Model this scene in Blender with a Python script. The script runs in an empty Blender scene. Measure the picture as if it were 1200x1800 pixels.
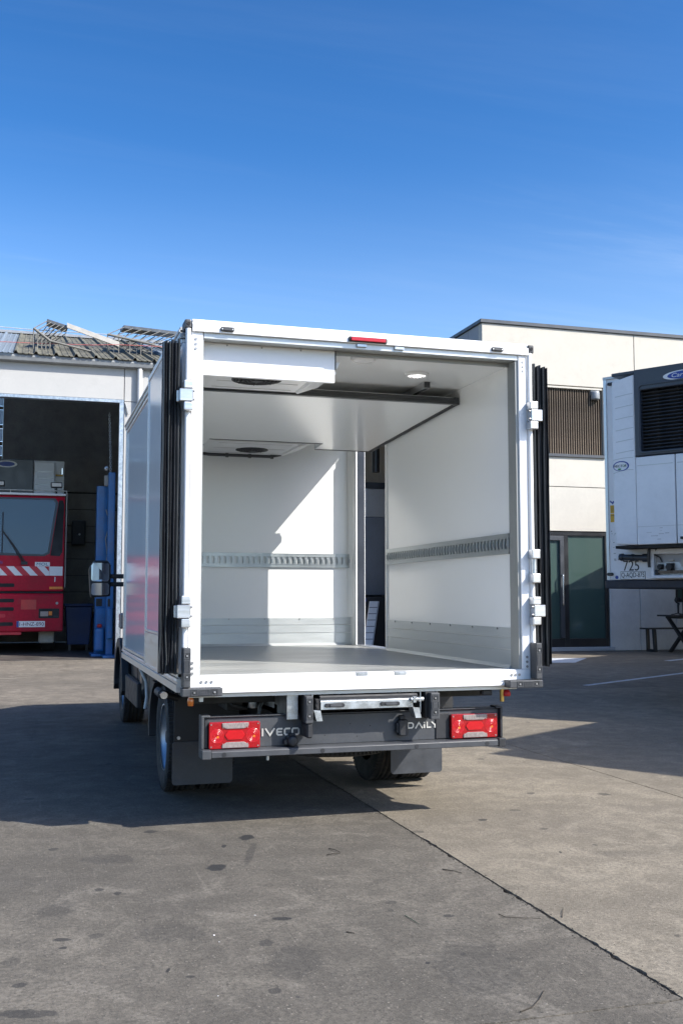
import bpy, bmesh, math, random
from mathutils import Vector, Matrix, noise as mnoise
random.seed(7)
R = math.radians
sc = bpy.context.scene
C = sc.collection

# ------------------------------------------------------------ camera
cd = bpy.data.cameras.new('camera')
cam = bpy.data.objects.new('camera', cd); C.objects.link(cam)
cd.sensor_fit = 'VERTICAL'; cd.sensor_height = 36.0; cd.sensor_width = 24.0
cd.lens = 36.585
cd.clip_start = 0.05; cd.clip_end = 3000
cam.location = (-0.7934, -5.6511, 1.280)
cam.rotation_euler = (math.pi/2 + 0.08149, 0, -0.29092)
sc.camera = cam

# ------------------------------------------------------------ light
SUN = Vector((0.855, -0.80, 1.0)).normalized()      # towards the sun
SKY_STRENGTH = 0.10
w = bpy.data.worlds.new('World'); sc.world = w; w.use_nodes = True
wn = w.node_tree; wn.nodes.clear()
def WN(t, **k):
    n = wn.nodes.new(t)
    for a, b in k.items(): setattr(n, a, b)
    return n
wo = WN('ShaderNodeOutputWorld'); bg = WN('ShaderNodeBackground')
sky = WN('ShaderNodeTexSky', sky_type='NISHITA', sun_disc=False)
sky.sun_elevation = math.asin(SUN.z)
sky.sun_rotation = math.atan2(SUN.x, SUN.y)
sky.altitude = 50; sky.air_density = 1.0; sky.dust_density = 1.2; sky.ozone_density = 3.0
bg.inputs['Strength'].default_value = SKY_STRENGTH
# thin cirrus, laid out on a high flat layer
tc = WN('ShaderNodeTexCoord'); sep = WN('ShaderNodeSeparateXYZ')
wn.links.new(tc.outputs['Generated'], sep.inputs[0])
def wmath(op, a, b=None):
    n = WN('ShaderNodeMath', operation=op)
    for i, v in enumerate((a, b)):
        if v is None: continue
        if isinstance(v, (int, float)): n.inputs[i].default_value = v
        else: wn.links.new(v, n.inputs[i])
    return n.outputs[0]
zc = wmath('ADD', wmath('MAXIMUM', sep.outputs['Z'], 0.0), 0.06)
cx = wmath('DIVIDE', sep.outputs['X'], zc); cy = wmath('DIVIDE', sep.outputs['Y'], zc)
comb = WN('ShaderNodeCombineXYZ'); wn.links.new(cx, comb.inputs[0]); wn.links.new(cy, comb.inputs[1])
def cirrus(rot, scl, nscale, lo, hi, seed):
    mp = WN('ShaderNodeMapping'); mp.inputs['Rotation'].default_value = (0, 0, rot)
    mp.inputs['Scale'].default_value = scl; mp.inputs['Location'].default_value = (seed, seed*1.7, 0)
    wn.links.new(comb.outputs[0], mp.inputs[0])
    nz = WN('ShaderNodeTexNoise'); nz.inputs['Scale'].default_value = nscale
    nz.inputs['Detail'].default_value = 9; nz.inputs['Roughness'].default_value = 0.62
    nz.inputs['Distortion'].default_value = 0.7
    wn.links.new(mp.outputs[0], nz.inputs['Vector'])
    mr = WN('ShaderNodeMapRange', interpolation_type='SMOOTHSTEP')
    mr.inputs['From Min'].default_value = lo; mr.inputs['From Max'].default_value = hi
    wn.links.new(nz.outputs['Fac'], mr.inputs[0])
    return mr.outputs[0]
c1 = cirrus(0.32, (0.12, 1.0, 1), 1.3, 0.47, 0.84, 5.3)
c2 = cirrus(-0.5, (0.22, 0.9, 1), 2.4, 0.5, 0.86, 9.4)
lz = WN('ShaderNodeMapRange', interpolation_type='SMOOTHSTEP'); lz.inputs['From Min'].default_value = 0.14; lz.inputs['From Max'].default_value = 0.40; lz.inputs['To Min'].default_value = 1.0; lz.inputs['To Max'].default_value = 0.08
wn.links.new(sep.outputs['Z'], lz.inputs[0]); lowz = lz.outputs[0]
cl = wmath('MULTIPLY', wmath('ADD', wmath('MULTIPLY', c1, 0.34), wmath('MULTIPLY', c2, 0.42)), lowz)
hz = WN('ShaderNodeMapRange', interpolation_type='SMOOTHSTEP'); hz.inputs['From Min'].default_value = 0.08; hz.inputs['From Max'].default_value = 0.42; hz.inputs['To Min'].default_value = 0.26; hz.inputs['To Max'].default_value = 0.0
wn.links.new(sep.outputs['Z'], hz.inputs[0]); cl = wmath('ADD', cl, hz.outputs[0])
mixc = WN('ShaderNodeMix', data_type='RGBA')
hsv = WN('ShaderNodeHueSaturation'); hsv.inputs['Saturation'].default_value = 1.12; hsv.inputs['Hue'].default_value = 0.497; hsv.inputs['Value'].default_value = 0.70
gam = WN('ShaderNodeGamma'); gam.inputs['Gamma'].default_value = 1.5
wn.links.new(sky.outputs[0], gam.inputs['Color']); wn.links.new(gam.outputs[0], hsv.inputs['Color'])
wn.links.new(cl, mixc.inputs[0]); wn.links.new(hsv.outputs[0], mixc.inputs[6])
mixc.inputs[7].default_value = (7.6, 8.4, 9.2, 1)
wn.links.new(mixc.outputs[2], bg.inputs['Color'])
wn.links.new(bg.outputs[0], wo.inputs['Surface'])

sl = bpy.data.lights.new('sun', 'SUN'); sl.energy = 4.7; sl.angle = R(0.53); sl.color = (1.0, 0.95, 0.87)
so = bpy.data.objects.new('sun', sl); C.objects.link(so)
so.rotation_euler = SUN.to_track_quat('Z', 'Y').to_euler(); so.location = SUN*60

vs = sc.view_settings
vs.view_transform = 'Standard'; vs.look = 'None'; vs.exposure = 0.66; vs.gamma = 1.0; vs.use_curve_mapping = False
sc.cycles.max_bounces = 12; sc.cycles.diffuse_bounces = 9; sc.cycles.glossy_bounces = 5
sc.cycles.transmission_bounces = 6; sc.cycles.transparent_max_bounces = 8
sc.cycles.caustics_reflective = False; sc.cycles.caustics_refractive = False
sc.cycles.sample_clamp_indirect = 6.0

# ------------------------------------------------------------ helpers
OFF = {}
class MB:
    """collects shapes, links them as ONE mesh object"""
    def __init__(s): s.v = []; s.f = []; s.sm = []
    def add(s, vs, fs, smooth=False):
        o = len(s.v); s.v += [tuple(p) for p in vs]
        for f in fs: s.f.append(tuple(i+o for i in f)); s.sm.append(smooth)
        return s
    def box(s, x0, x1, y0, y1, z0, z1):
        if x0 > x1: x0, x1 = x1, x0
        if y0 > y1: y0, y1 = y1, y0
        if z0 > z1: z0, z1 = z1, z0
        return s.add([(x0,y0,z0),(x1,y0,z0),(x1,y1,z0),(x0,y1,z0),(x0,y0,z1),(x1,y0,z1),(x1,y1,z1),(x0,y1,z1)],
            [(0,3,2,1),(4,5,6,7),(0,1,5,4),(1,2,6,5),(2,3,7,6),(3,0,4,7)])
    def prism(s, poly, axis, a0, a1):
        n = len(poly)
        if axis == 'x': mk = lambda p, a: (a, p[0], p[1])
        elif axis == 'y': mk = lambda p, a: (p[0], a, p[1])
        else: mk = lambda p, a: (p[0], p[1], a)
        ar = sum(poly[i][0]*poly[(i+1)%n][1]-poly[(i+1)%n][0]*poly[i][1] for i in range(n))
        if (ar < 0) != (axis == 'y'): poly = poly[::-1]
        if a0 > a1: a0, a1 = a1, a0
        vs = [mk(p, a0) for p in poly] + [mk(p, a1) for p in poly]
        fs = [tuple(range(n))[::-1], tuple(range(n, 2*n))]
        fs += [(i, (i+1) % n, n+(i+1) % n, n+i) for i in range(n)]
        return s.add(vs, fs)
    def cyl(s, p0, p1, r0, r1=None, n=16, caps=True):
        r1 = r0 if r1 is None else r1
        p0 = Vector(p0); p1 = Vector(p1); d = (p1-p0).normalized()
        a = d.orthogonal().normalized(); b = d.cross(a)
        ring = lambda c, r: [c + a*(r*math.cos(2*math.pi*i/n)) + b*(r*math.sin(2*math.pi*i/n)) for i in range(n)]
        s.add(ring(p0, r0)+ring(p1, r1), [(i, (i+1) % n, n+(i+1) % n, n+i) for i in range(n)], True)
        if caps:
            if r0 > 1e-6: s.add(ring(p0, r0), [tuple(range(n))[::-1]])
            if r1 > 1e-6: s.add(ring(p1, r1), [tuple(range(n))])
        return s
    def tube(s, pts, r, n=8):
        pts = [Vector(p) for p in pts]; m = len(pts); rings = []; a = None
        for i, p in enumerate(pts):
            d = (pts[min(i+1, m-1)] - pts[max(i-1, 0)]).normalized()
            a = d.orthogonal().normalized() if a is None else (a - d*a.dot(d)).normalized()
            b = d.cross(a)
            rr = r[i] if isinstance(r, (list, tuple)) else r
            rings += [p + a*(rr*math.cos(2*math.pi*k/n)) + b*(rr*math.sin(2*math.pi*k/n)) for k in range(n)]
        fs = [(i*n+k, i*n+(k+1) % n, (i+1)*n+(k+1) % n, (i+1)*n+k) for i in range(m-1) for k in range(n)]
        s.add(rings, fs, True)
        s.add(rings[:n], [tuple(range(n))[::-1]]); s.add(rings[-n:], [tuple(range(n))])
        return s
    def lathe(s, prof, c, axis, n=32, smooth=True):
        c = Vector(c); ax = {'x': Vector((1,0,0)), 'y': Vector((0,1,0)), 'z': Vector((0,0,1))}[axis]
        a = ax.orthogonal().normalized(); b = ax.cross(a)
        vs = [c + ax*h + a*(r*math.cos(2*math.pi*k/n)) + b*(r*math.sin(2*math.pi*k/n)) for r, h in prof for k in range(n)]
        m = len(prof)
        return s.add(vs, [(i*n+k, i*n+(k+1) % n, (i+1)*n+(k+1) % n, (i+1)*n+k) for i in range(m-1) for k in range(n)], smooth)
    def mesh(s, name, bevel=0, seg=1):
        me = bpy.data.meshes.new(name); me.from_pydata(s.v, [], s.f)
        me.polygons.foreach_set('use_smooth', s.sm)
        bm = bmesh.new(); bm.from_mesh(me)
        if bevel:
            es = [e for e in bm.edges if len(e.link_faces) == 2 and e.calc_face_angle(0) > 0.6]
            bmesh.ops.bevel(bm, geom=es, offset=bevel, segments=seg, affect='EDGES', profile=0.6, clamp_overlap=True)
        bmesh.ops.recalc_face_normals(bm, faces=bm.faces)
        bm.to_mesh(me); bm.free(); me.update()
        return me
    def build(s, name, m, parent=None, bevel=0, seg=1):
        return link(name, s.mesh(name, bevel, seg), m, parent)
def link(name, me, m, parent=None, loc=None):
    if m is not None and not me.materials: me.materials.append(m)
    o = bpy.data.objects.new(name, me); C.objects.link(o)
    if parent is not None:
        o.parent = parent
        off = OFF.get(parent.name, Vector((0,0,0)))
        if parent.type == 'EMPTY': o.location = -off
        OFF[o.name] = Vector((0,0,0))
    if loc is not None: o.location = Vector(o.location) + Vector(loc)
    return o
def thing(name, label, cat, loc=(0,0,0), rz=0, group=None, local=False):
    o = bpy.data.objects.new(name, None); C.objects.link(o); o.empty_display_size = 0.2
    o.location = loc; o.rotation_euler = (0, 0, rz)
    o['label'] = label; o['category'] = cat
    if group: o['group'] = group
    OFF[o.name] = Vector((0,0,0)) if local else Vector(loc)
    return o
def tag(o, label, cat, group=None):
    o['label'] = label; o['category'] = cat
    if group: o['group'] = group
    return o
def lab(o, label): o['label'] = label; return o
def BOX(name, m, parent, *a, bevel=0.0, seg=1): return MB().box(*a).build(name, m, parent, bevel, seg)
def rrect(x0, x1, z0, z1, r, n=5):
    pts = []
    for cxx, czz, a0 in ((x1-r, z1-r, 0), (x0+r, z1-r, 90), (x0+r, z0+r, 180), (x1-r, z0+r, 270)):
        pts += [(cxx + r*math.cos(R(a0+90*i/n)), czz + r*math.sin(R(a0+90*i/n))) for i in range(n+1)]
    return pts
def ellipse(cxx, czz, a, b, n=40): return [(cxx + a*math.cos(2*math.pi*i/n), czz + b*math.sin(2*math.pi*i/n)) for i in range(n)]
def ring_prism(mb, outer, inner, y0, y1):
    """frame between two outlines of equal point count, extruded along y"""
    n = len(outer)
    vs = [(p[0], y0, p[1]) for p in outer] + [(p[0], y0, p[1]) for p in inner] + [(p[0], y1, p[1]) for p in outer] + [(p[0], y1, p[1]) for p in inner]
    fs = []
    for i in range(n):
        j = (i+1) % n
        fs += [(i, j, n+j, n+i), (2*n+i, 3*n+i, 3*n+j, 2*n+j), (i, 2*n+i, 2*n+j, j), (n+i, n+j, 3*n+j, 3*n+i)]
    return mb.add(vs, fs)
def ribbon(mb, pts, t, y0, y1, closed=False):
    """a stroke of lettering in the xz plane with mitred corners"""
    P = [Vector(p) for p in pts]; n = len(P); L = []; Rr = []
    for i in range(n):
        a = P[(i-1) % n] if (closed or i > 0) else None
        b = P[(i+1) % n] if (closed or i < n-1) else None
        d1 = (P[i]-a).normalized() if a is not None else None
        d2 = (b-P[i]).normalized() if b is not None else None
        d1 = d1 or d2; d2 = d2 or d1
        n1 = Vector((-d1.y, d1.x)); n2 = Vector((-d2.y, d2.x)); m = (n1+n2)
        m = m.normalized() if m.length > 1e-5 else n1
        k = t/2/max(0.35, m.dot(n1))
        L.append(P[i]+m*k); Rr.append(P[i]-m*k)
    q = L + Rr
    vs = [(p.x, y0, p.y) for p in q] + [(p.x, y1, p.y) for p in q]
    N = 2*n; fs = []
    for i in range(n if closed else n-1):
        j = (i+1) % n
        fs += [(i, j, n+j, n+i), (N+i, N+n+i, N+n+j, N+j), (i, N+i, N+j, j), (n+i, n+j, N+n+j, N+n+i)]
    if not closed: fs += [(0, n, N+n, N), (n-1, N+n-1, N+2*n-1, 2*n-1)]
    return mb.add(vs, fs)
def text_mesh(s, x0, x1, z0, z1, y0, y1, shear=0.0):
    cu = bpy.data.curves.new('txt', 'FONT'); cu.body = s; cu.size = 1; cu.extrude = 0.5; cu.resolution_u = 4
    ob = bpy.data.objects.new('txt', cu); C.objects.link(ob)
    bpy.context.view_layer.update()
    dg = bpy.context.evaluated_depsgraph_get()
    me = bpy.data.meshes.new_from_object(ob.evaluated_get(dg))
    C.objects.unlink(ob); bpy.data.objects.remove(ob); bpy.data.curves.remove(cu)
    xs = [v.co.x for v in me.vertices]; ys = [v.co.y for v in me.vertices]; zs = [v.co.z for v in me.vertices]
    a, b, c, d, e, f = min(xs), max(xs), min(ys), max(ys), min(zs), max(zs)
    for v in me.vertices:
        u = (v.co.x-a)/(b-a); t = (v.co.y-c)/(d-c); h = (v.co.z-e)/(f-e)
        v.co = (x0 + u*(x1-x0) + shear*t*(z1-z0), y1 + h*(y0-y1), z0 + t*(z1-z0))
    me.materials.clear(); me.update()
    return me

# ------------------------------------------------------------ materials
class NT:
    def __init__(s, name):
        s.m = bpy.data.materials.new(name); s.m.use_nodes = True; s.t = s.m.node_tree; s.t.nodes.clear()
        s.out = s.t.nodes.new('ShaderNodeOutputMaterial'); s.b = s.t.nodes.new('ShaderNodeBsdfPrincipled')
        s.t.links.new(s.b.outputs[0], s.out.inputs[0])
    def n(s, t, **k):
        x = s.t.nodes.new(t)
        for a, b in k.items():
            if a.startswith('_'): x.inputs[a[1:]].default_value = b
            else: setattr(x, a, b)
        return x
    def l(s, a, b): s.t.links.new(a, b)
    def coord(s, scale=(1,1,1), rot=(0,0,0), loc=(0,0,0)):
        t = s.n('ShaderNodeTexCoord'); m = s.n('ShaderNodeMapping')
        m.inputs['Scale'].default_value = scale; m.inputs['Rotation'].default_value = rot; m.inputs['Location'].default_value = loc
        s.l(t.outputs['Object'], m.inputs[0]); return m.outputs[0]
    def noise(s, vec, scale, detail=6, rough=0.55, dist=0.0):
        x = s.n('ShaderNodeTexNoise'); x.inputs['Scale'].default_value = scale; x.inputs['Detail'].default_value = detail
        x.inputs['Roughness'].default_value = rough; x.inputs['Distortion'].default_value = dist
        s.l(vec, x.inputs['Vector']); return x.outputs['Fac']
    def rng(s, v, a, b, c, d, smooth=True):
        x = s.n('ShaderNodeMapRange'); 
        if smooth: x.interpolation_type = 'SMOOTHSTEP'
        for i, q in zip(('From Min','From Max','To Min','To Max'), (a,b,c,d)): x.inputs[i].default_value = q
        s.l(v, x.inputs[0]); return x.outputs[0]
    def math(s, op, a, b=None):
        x = s.n('ShaderNodeMath', operation=op)
        for i, q in enumerate((a, b)):
            if q is None: continue
            if isinstance(q, (int, float)): x.inputs[i].default_value = q
            else: s.l(q, x.inputs[i])
        return x.outputs[0]
    def mix(s, f, a, b, mode='MIX'):
        x = s.n('ShaderNodeMix', data_type='RGBA', blend_type=mode)
        for i, q in ((0, f), (6, a), (7, b)):
            if isinstance(q, (int, float)): x.inputs[i].default_value = q
            elif isinstance(q, tuple): x.inputs[i].default_value = (*q[:3], 1)
            else: s.l(q, x.inputs[i])
        return x.outputs[2]
    def bump(s, h, strength=0.3, dist=0.01):
        x = s.n('ShaderNodeBump'); x.inputs['Strength'].default_value = strength; x.inputs['Distance'].default_value = dist
        s.l(h, x.inputs['Height']); s.l(x.outputs[0], s.b.inputs['Normal'])
def P(name, rgb, rough=0.5, metal=0.0, var=0.06, vscale=3.0, bump=0.0, bscale=60.0, coat=0.0, dirt=0.0, stretch=(1,1,1), spec=0.5, rv=0.18):
    """plain procedural surface: uneven tone, uneven gloss, optional fine relief and dirt"""
    t = NT(name); v = t.coord(stretch)
    n1 = t.noise(v, vscale, 5); n2 = t.noise(v, vscale*9, 3)
    f = t.math('ADD', t.math('MULTIPLY', n1, 0.7), t.math('MULTIPLY', n2, 0.3))
    lo = tuple(c*(1-var*1.6) for c in rgb); hi = tuple(min(1, c*(1+var*1.6)) for c in rgb)
    col = t.mix(t.rng(f, 0.3, 0.7, 0, 1), lo, hi)
    if dirt:
        d = t.noise(v, vscale*1.7, 8, 0.65, 0.5)
        col = t.mix(t.rng(d, 0.5, 0.78, 0, dirt), col, (0.16, 0.14, 0.115))
    t.l(col, t.b.inputs['Base Color'])
    t.l(t.rng(n1, 0.3, 0.7, max(0.02, rough*(1-rv)), min(1, rough*(1+rv))), t.b.inputs['Roughness'])
    t.b.inputs['Metallic'].default_value = metal
    t.b.inputs['Specular IOR Level'].default_value = spec
    t.b.inputs['Coat Weight'].default_value = coat; t.b.inputs['Coat Roughness'].default_value = 0.06
    if bump: t.bump(t.noise(v, bscale, 4), bump, 0.004)
    return t.m
def glass(name, tint, rough=0.02, body=0.5, ior=1.45):
    """window pane: tinted see-through sheet with mirror-like reflection by angle"""
    t = NT(name); t.t.nodes.remove(t.b)
    tr = t.n('ShaderNodeBsdfTransparent'); tr.inputs[0].default_value = (*tint, 1)
    df = t.n('ShaderNodeBsdfDiffuse'); df.inputs[0].default_value = (tint[0]*0.5, tint[1]*0.5, tint[2]*0.5, 1)
    m1 = t.n('ShaderNodeMixShader'); m1.inputs[0].default_value = body; t.l(tr.outputs[0], m1.inputs[1]); t.l(df.outputs[0], m1.inputs[2])
    gl = t.n('ShaderNodeBsdfGlossy'); gl.inputs['Roughness'].default_value = rough; gl.inputs[0].default_value = (0.95,0.97,1,1)
    fr = t.n('ShaderNodeFresnel'); fr.inputs['IOR'].default_value = ior
    m2 = t.n('ShaderNodeMixShader'); t.l(t.math('ADD', fr.outputs[0], 0.03), m2.inputs[0]); t.l(m1.outputs[0], m2.inputs[1]); t.l(gl.outputs[0], m2.inputs[2])
    t.l(m2.outputs[0], t.out.inputs[0]); return t.m
def concrete(name, base, dark, light, grain, seed, stains=()):
    t = NT(name); v = t.coord(loc=(seed, seed*0.7, 0))
    big = t.noise(v, 0.55, 7, 0.6, 0.4); mid = t.noise(v, 3.2, 8, 0.62, 0.3); fine = t.noise(v, 45, 6, 0.6); grit = t.noise(v, 230, 3, 0.6)
    col = t.mix(t.rng(big, 0.36, 0.64, 0, 1), dark, base)
    blot = t.noise(v, 5.5, 10, 0.72, 0.6); pale = t.noise(v, 2.1, 9, 0.68, 1.3)
    col = t.mix(t.rng(blot, 0.42, 0.60, 0.55, 0), col, tuple(c*0.66 for c in dark))
    col = t.mix(t.rng(pale, 0.53, 0.66, 0, 0.5), col, light)
    sv = t.coord((0.9, 0.13, 1), (0, 0, R(58))); st = t.noise(sv, 2.6, 8, 0.68, 0.8)
    col = t.mix(t.rng(st, 0.53, 0.68, 0, 0.5), col, tuple(c*0.6 for c in dark))
    for ang, k in ((-66, 0.35), (24, 0.3), (80, 0.28)):
        s2 = t.coord((1.0, 0.035, 1), (0, 0, R(ang)), (ang*0.1, 0, 0)); sn = t.noise(s2, 22, 4, 0.6, 0.3)
        col = t.mix(t.rng(sn, 0.66, 0.74, 0, k), col, light)
        col = t.mix(t.rng(sn, 0.34, 0.26, 0, k*0.8), col, tuple(c*0.6 for c in dark))
    # exposed aggregate
    vo = t.n('ShaderNodeTexVoronoi', feature='F1'); vo.inputs['Scale'].default_value = grain; t.l(v, vo.inputs['Vector'])
    sepc = t.n('ShaderNodeSeparateColor'); t.l(vo.outputs['Color'], sepc.inputs[0])
    ag = t.math('MULTIPLY', t.rng(vo.outputs['Distance'], 0.2, 0.42, 1, 0), t.rng(sepc.outputs[0], 0.35, 1.0, 0, 0.75))
    col = t.mix(ag, col, t.mix(sepc.outputs[1], (0.05, 0.047, 0.042), tuple(min(1, c*1.3) for c in light)))
    pits = t.noise(v, 70, 5, 0.75)
    col = t.mix(t.rng(pits, 0.36, 0.5, 0.62, 0), col, tuple(c*0.36 for c in dark))
    col = t.mix(t.rng(fine, 0.42, 0.56, 0.35, 0), col, tuple(c*0.5 for c in dark))
    col = t.mix(t.rng(grit, 0.5, 0.75, 0, 0.28), col, tuple(min(1, c*1.5) for c in light))
    # small dark drips
    vd = t.n('ShaderNodeTexVoronoi', feature='F1'); vd.inputs['Scale'].default_value = 3.4
    dv = t.n('ShaderNodeVectorMath', operation='ADD'); nzv = t.n('ShaderNodeTexNoise'); nzv.inputs['Scale'].default_value = 9; t.l(v, nzv.inputs['Vector'])
    ds = t.n('ShaderNodeVectorMath', operation='SCALE'); ds.inputs['Scale'].default_value = 0.09; t.l(nzv.outputs['Color'], ds.inputs[0])
    t.l(v, dv.inputs[0]); t.l(ds.outputs[0], dv.inputs[1]); t.l(dv.outputs[0], vd.inputs['Vector'])
    sc2 = t.n('ShaderNodeSeparateColor'); t.l(vd.outputs['Color'], sc2.inputs[0])
    rad = t.math('MULTIPLY', t.math('POWER', sc2.outputs[0], 4.0), 0.12)
    dr = t.math('LESS_THAN', vd.outputs['Distance'], rad)
    col = t.mix(t.math('MULTIPLY', dr, 0.62), col, (0.035, 0.034, 0.034))
    # particular oil and dirt marks seen on this yard
    wv = t.coord(); nz = t.n('ShaderNodeTexNoise'); nz.inputs['Scale'].default_value = 26; nz.inputs['Detail'].default_value = 7; t.l(wv, nz.inputs['Vector'])
    for (sx, sy, ra, rb, ang, k, tone) in stains:
        m = t.n('ShaderNodeMapping', vector_type='TEXTURE'); m.inputs['Location'].default_value = (sx, sy, 0)
        m.inputs['Rotation'].default_value = (0, 0, R(ang)); m.inputs['Scale'].default_value = (ra*1.1, rb*1.1, 1)
        t.l(wv, m.inputs[0]); ln = t.n('ShaderNodeVectorMath', operation='LENGTH'); t.l(m.outputs[0], ln.inputs[0])
        q = t.math('ADD', ln.outputs['Value'], t.math('MULTIPLY', t.math('SUBTRACT', nz.outputs['Fac'], 0.5), 1.3))
        col = t.mix(t.rng(q, 0.78, 1.06, k, 0), col, tone)
    t.l(col, t.b.inputs['Base Color'])
    t.l(t.rng(mid, 0.3, 0.7, 0.72, 0.95), t.b.inputs['Roughness']); t.b.inputs['Specular IOR Level'].default_value = 0.3
    h = t.math('ADD', t.math('MULTIPLY', fine, 0.5), t.math('ADD', t.math('MULTIPLY', grit, 0.35), t.math('MULTIPLY', ag, 0.25)))
    t.bump(h, 0.8, 0.008)
    return t.m
M = {}
O = (0.028,0.028,0.028)
STG = ((0.089,-0.633,0.045,0.058,-17,0.95,O),(0.353,-0.063,0.040,0.060,-17,0.95,O),(0.300,-0.409,0.020,0.234,-17,0.40,O),(0.202,-0.218,0.012,0.031,-17,0.90,O),(-0.124,0.221,0.034,0.035,-17,0.70,O),(-0.646,-0.040,0.026,0.031,-17,0.60,O),(-0.466,-0.859,0.020,0.023,-17,0.70,O),(-0.394,-0.936,0.017,0.027,-17,0.75,O),(-0.642,-1.504,0.030,0.020,-17,0.75,O),(-0.641,-1.597,0.015,0.016,-17,0.80,O),(-0.517,-1.494,0.028,0.031,-17,0.45,O),(0.206,-1.491,0.034,0.022,-17,0.85,O),(0.077,-1.760,0.027,0.035,-17,0.55,O),(0.003,-2.228,0.022,0.022,-17,0.60,O),(-0.791,-1.938,0.023,0.021,-17,0.65,O),(-0.764,-2.192,0.096,0.032,-17,0.65,O),(-0.305,-1.941,0.006,0.019,-17,0.90,O),(-0.239,-2.022,0.017,0.011,-17,0.70,O),(0.855,-1.647,0.023,0.019,-17,0.70,O),(0.698,-1.403,0.022,0.025,-17,0.45,O),(0.657,-1.507,0.012,0.019,-17,0.45,O),(0.576,-2.129,0.009,0.011,-17,0.90,O),(-0.391,-0.321,0.125,0.091,-17,0.30,O),(-0.653,-1.115,0.070,0.121,-17,0.25,O),(0.138,-1.980,0.090,0.173,-17,0.28,O),(0.730,-2.216,0.138,0.254,-17,0.30,O),(-0.244,-1.541,0.130,0.103,-17,0.22,O),(-0.822,-1.693,0.030,0.042,-17,0.35,O))
STB = ((1.742,-0.018,0.025,0.031,-17,0.75,O),(1.797,-0.833,0.007,0.018,-17,0.90,O),(2.040,0.178,0.031,0.026,-17,0.50,O),(2.820,0.475,0.037,0.040,-17,0.60,O),(1.967,-0.332,0.022,0.022,-17,0.50,O),(1.590,-2.125,0.013,0.014,-17,0.50,O),(1.278,-0.199,0.034,0.028,-17,0.45,O),(2.045,-0.744,0.015,0.019,-17,0.50,O),(1.284,-1.345,0.075,0.037,-17,0.20,O),(2.102,-0.949,0.171,0.060,-17,0.20,O))
M['conc_grey'] = concrete('concrete_grey', (0.174,0.155,0.126), (0.113,0.102,0.085), (0.225,0.202,0.167), 70, 1.3,
    STG)
M['conc_beige'] = concrete('concrete_beige', (0.285,0.248,0.19), (0.21,0.183,0.142), (0.345,0.303,0.236), 95, 6.1,
    STB)
M['conc_far'] = concrete('concrete_far', (0.235,0.203,0.16), (0.155,0.136,0.109), (0.30,0.262,0.21), 60, 12.7, ())
M['soil'] = P('joint_soil', (0.045,0.04,0.033), 0.95, var=0.3, vscale=14, bump=0.6, bscale=90)
M['white'] = P('white_gelcoat', (0.80,0.80,0.79), 0.32, var=0.015, vscale=1.5, coat=0.3)
M['white_in'] = P('white_interior_panel', (0.88,0.89,0.88), 0.2, var=0.004, vscale=1.2, rv=0.02)
M['white_side'] = P('white_side_panel', (0.84,0.84,0.84), 0.13, var=0.01, vscale=1.2, spec=0.22, rv=0.02)
M['frame_white'] = P('white_frame_paint', (0.84,0.84,0.835), 0.38, var=0.015, vscale=4)
M['alu'] = P('brushed_aluminium', (0.62,0.63,0.635), 0.36, 0.9, 0.05, 5, stretch=(1,1,12), bump=0.03, bscale=90)
M['alu_kick'] = P('aluminium_kick_plate', (0.52,0.55,0.555), 0.4, 0.4, 0.03, 3, stretch=(1,1,8))
M['alu_trim'] = P('aluminium_trim', (0.52,0.53,0.52), 0.42, 0.6, 0.04, 4)
M['galv'] = P('galvanised_steel', (0.50,0.53,0.55), 0.36, 0.85, 0.16, 18, bump=0.05, bscale=40)
M['floor'] = P('box_floor_coating', (0.265,0.27,0.26), 0.38, 0.0, 0.12, 2.5, bump=0.1, bscale=160, stretch=(0.5,3,1))
M['rubber'] = P('black_rubber', (0.022,0.024,0.028), 0.36, var=0.2, vscale=8, spec=0.5)
M['bumperrub'] = P('grey_rubber_block', (0.052,0.055,0.060), 0.55, var=0.12, vscale=20, bump=0.12, bscale=120)
M['tyre'] = P('tyre_rubber', (0.022,0.022,0.023), 0.78, var=0.25, vscale=12, bump=0.15, bscale=90, dirt=0.35)
M['plastic'] = P('black_plastic', (0.02,0.021,0.024), 0.55, var=0.15, vscale=14, bump=0.1, bscale=150)
M['bumper'] = P('dark_grey_painted_steel', (0.052,0.056,0.063), 0.45, 0.0, 0.08, 8, bump=0.08, bscale=180, dirt=0.12)
M['flap'] = P('grey_plastic_mudflap', (0.040,0.045,0.055), 0.5, var=0.12, vscale=10, bump=0.1, bscale=120, dirt=0.15)
M['chassis'] = P('black_chassis_paint', (0.018,0.018,0.019), 0.6, var=0.2, vscale=12, dirt=0.2)
M['cab'] = P('dark_grey_cab_paint', (0.05,0.052,0.055), 0.35, 0.0, 0.06, 3, coat=0.7, dirt=0.06)
M['rim'] = P('silver_wheel_steel', (0.48,0.52,0.57), 0.38, 0.75, 0.08, 9)
M['bulk'] = P('bulkhead_profile', (0.035,0.038,0.042), 0.4, var=0.1, vscale=9)
M['navy'] = P('dark_blue_gasket', (0.022,0.028,0.042), 0.4, var=0.15, vscale=5)
M['red_lens'] = P('red_lamp_lens', (0.31,0.002,0.006), 0.2, var=0.06, vscale=30, coat=0.3, bump=0.25, bscale=140)
M['red_lens2'] = P('bright_red_reflector', (0.46,0.004,0.009), 0.2, var=0.04, vscale=60, coat=0.3, bump=0.15, bscale=300)
M['clear_lens'] = P('clear_lamp_lens', (0.30,0.255,0.245), 0.14, 0.1, 0.2, 60, coat=1.0, bump=0.3, bscale=200, stretch=(6,1,1))
M['orange_lens'] = P('orange_lens', (0.75,0.2,0.02), 0.2, var=0.1, coat=0.8)
M['letter'] = P('silver_letters', (0.62,0.61,0.58), 0.35, 0.5, 0.03)
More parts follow.
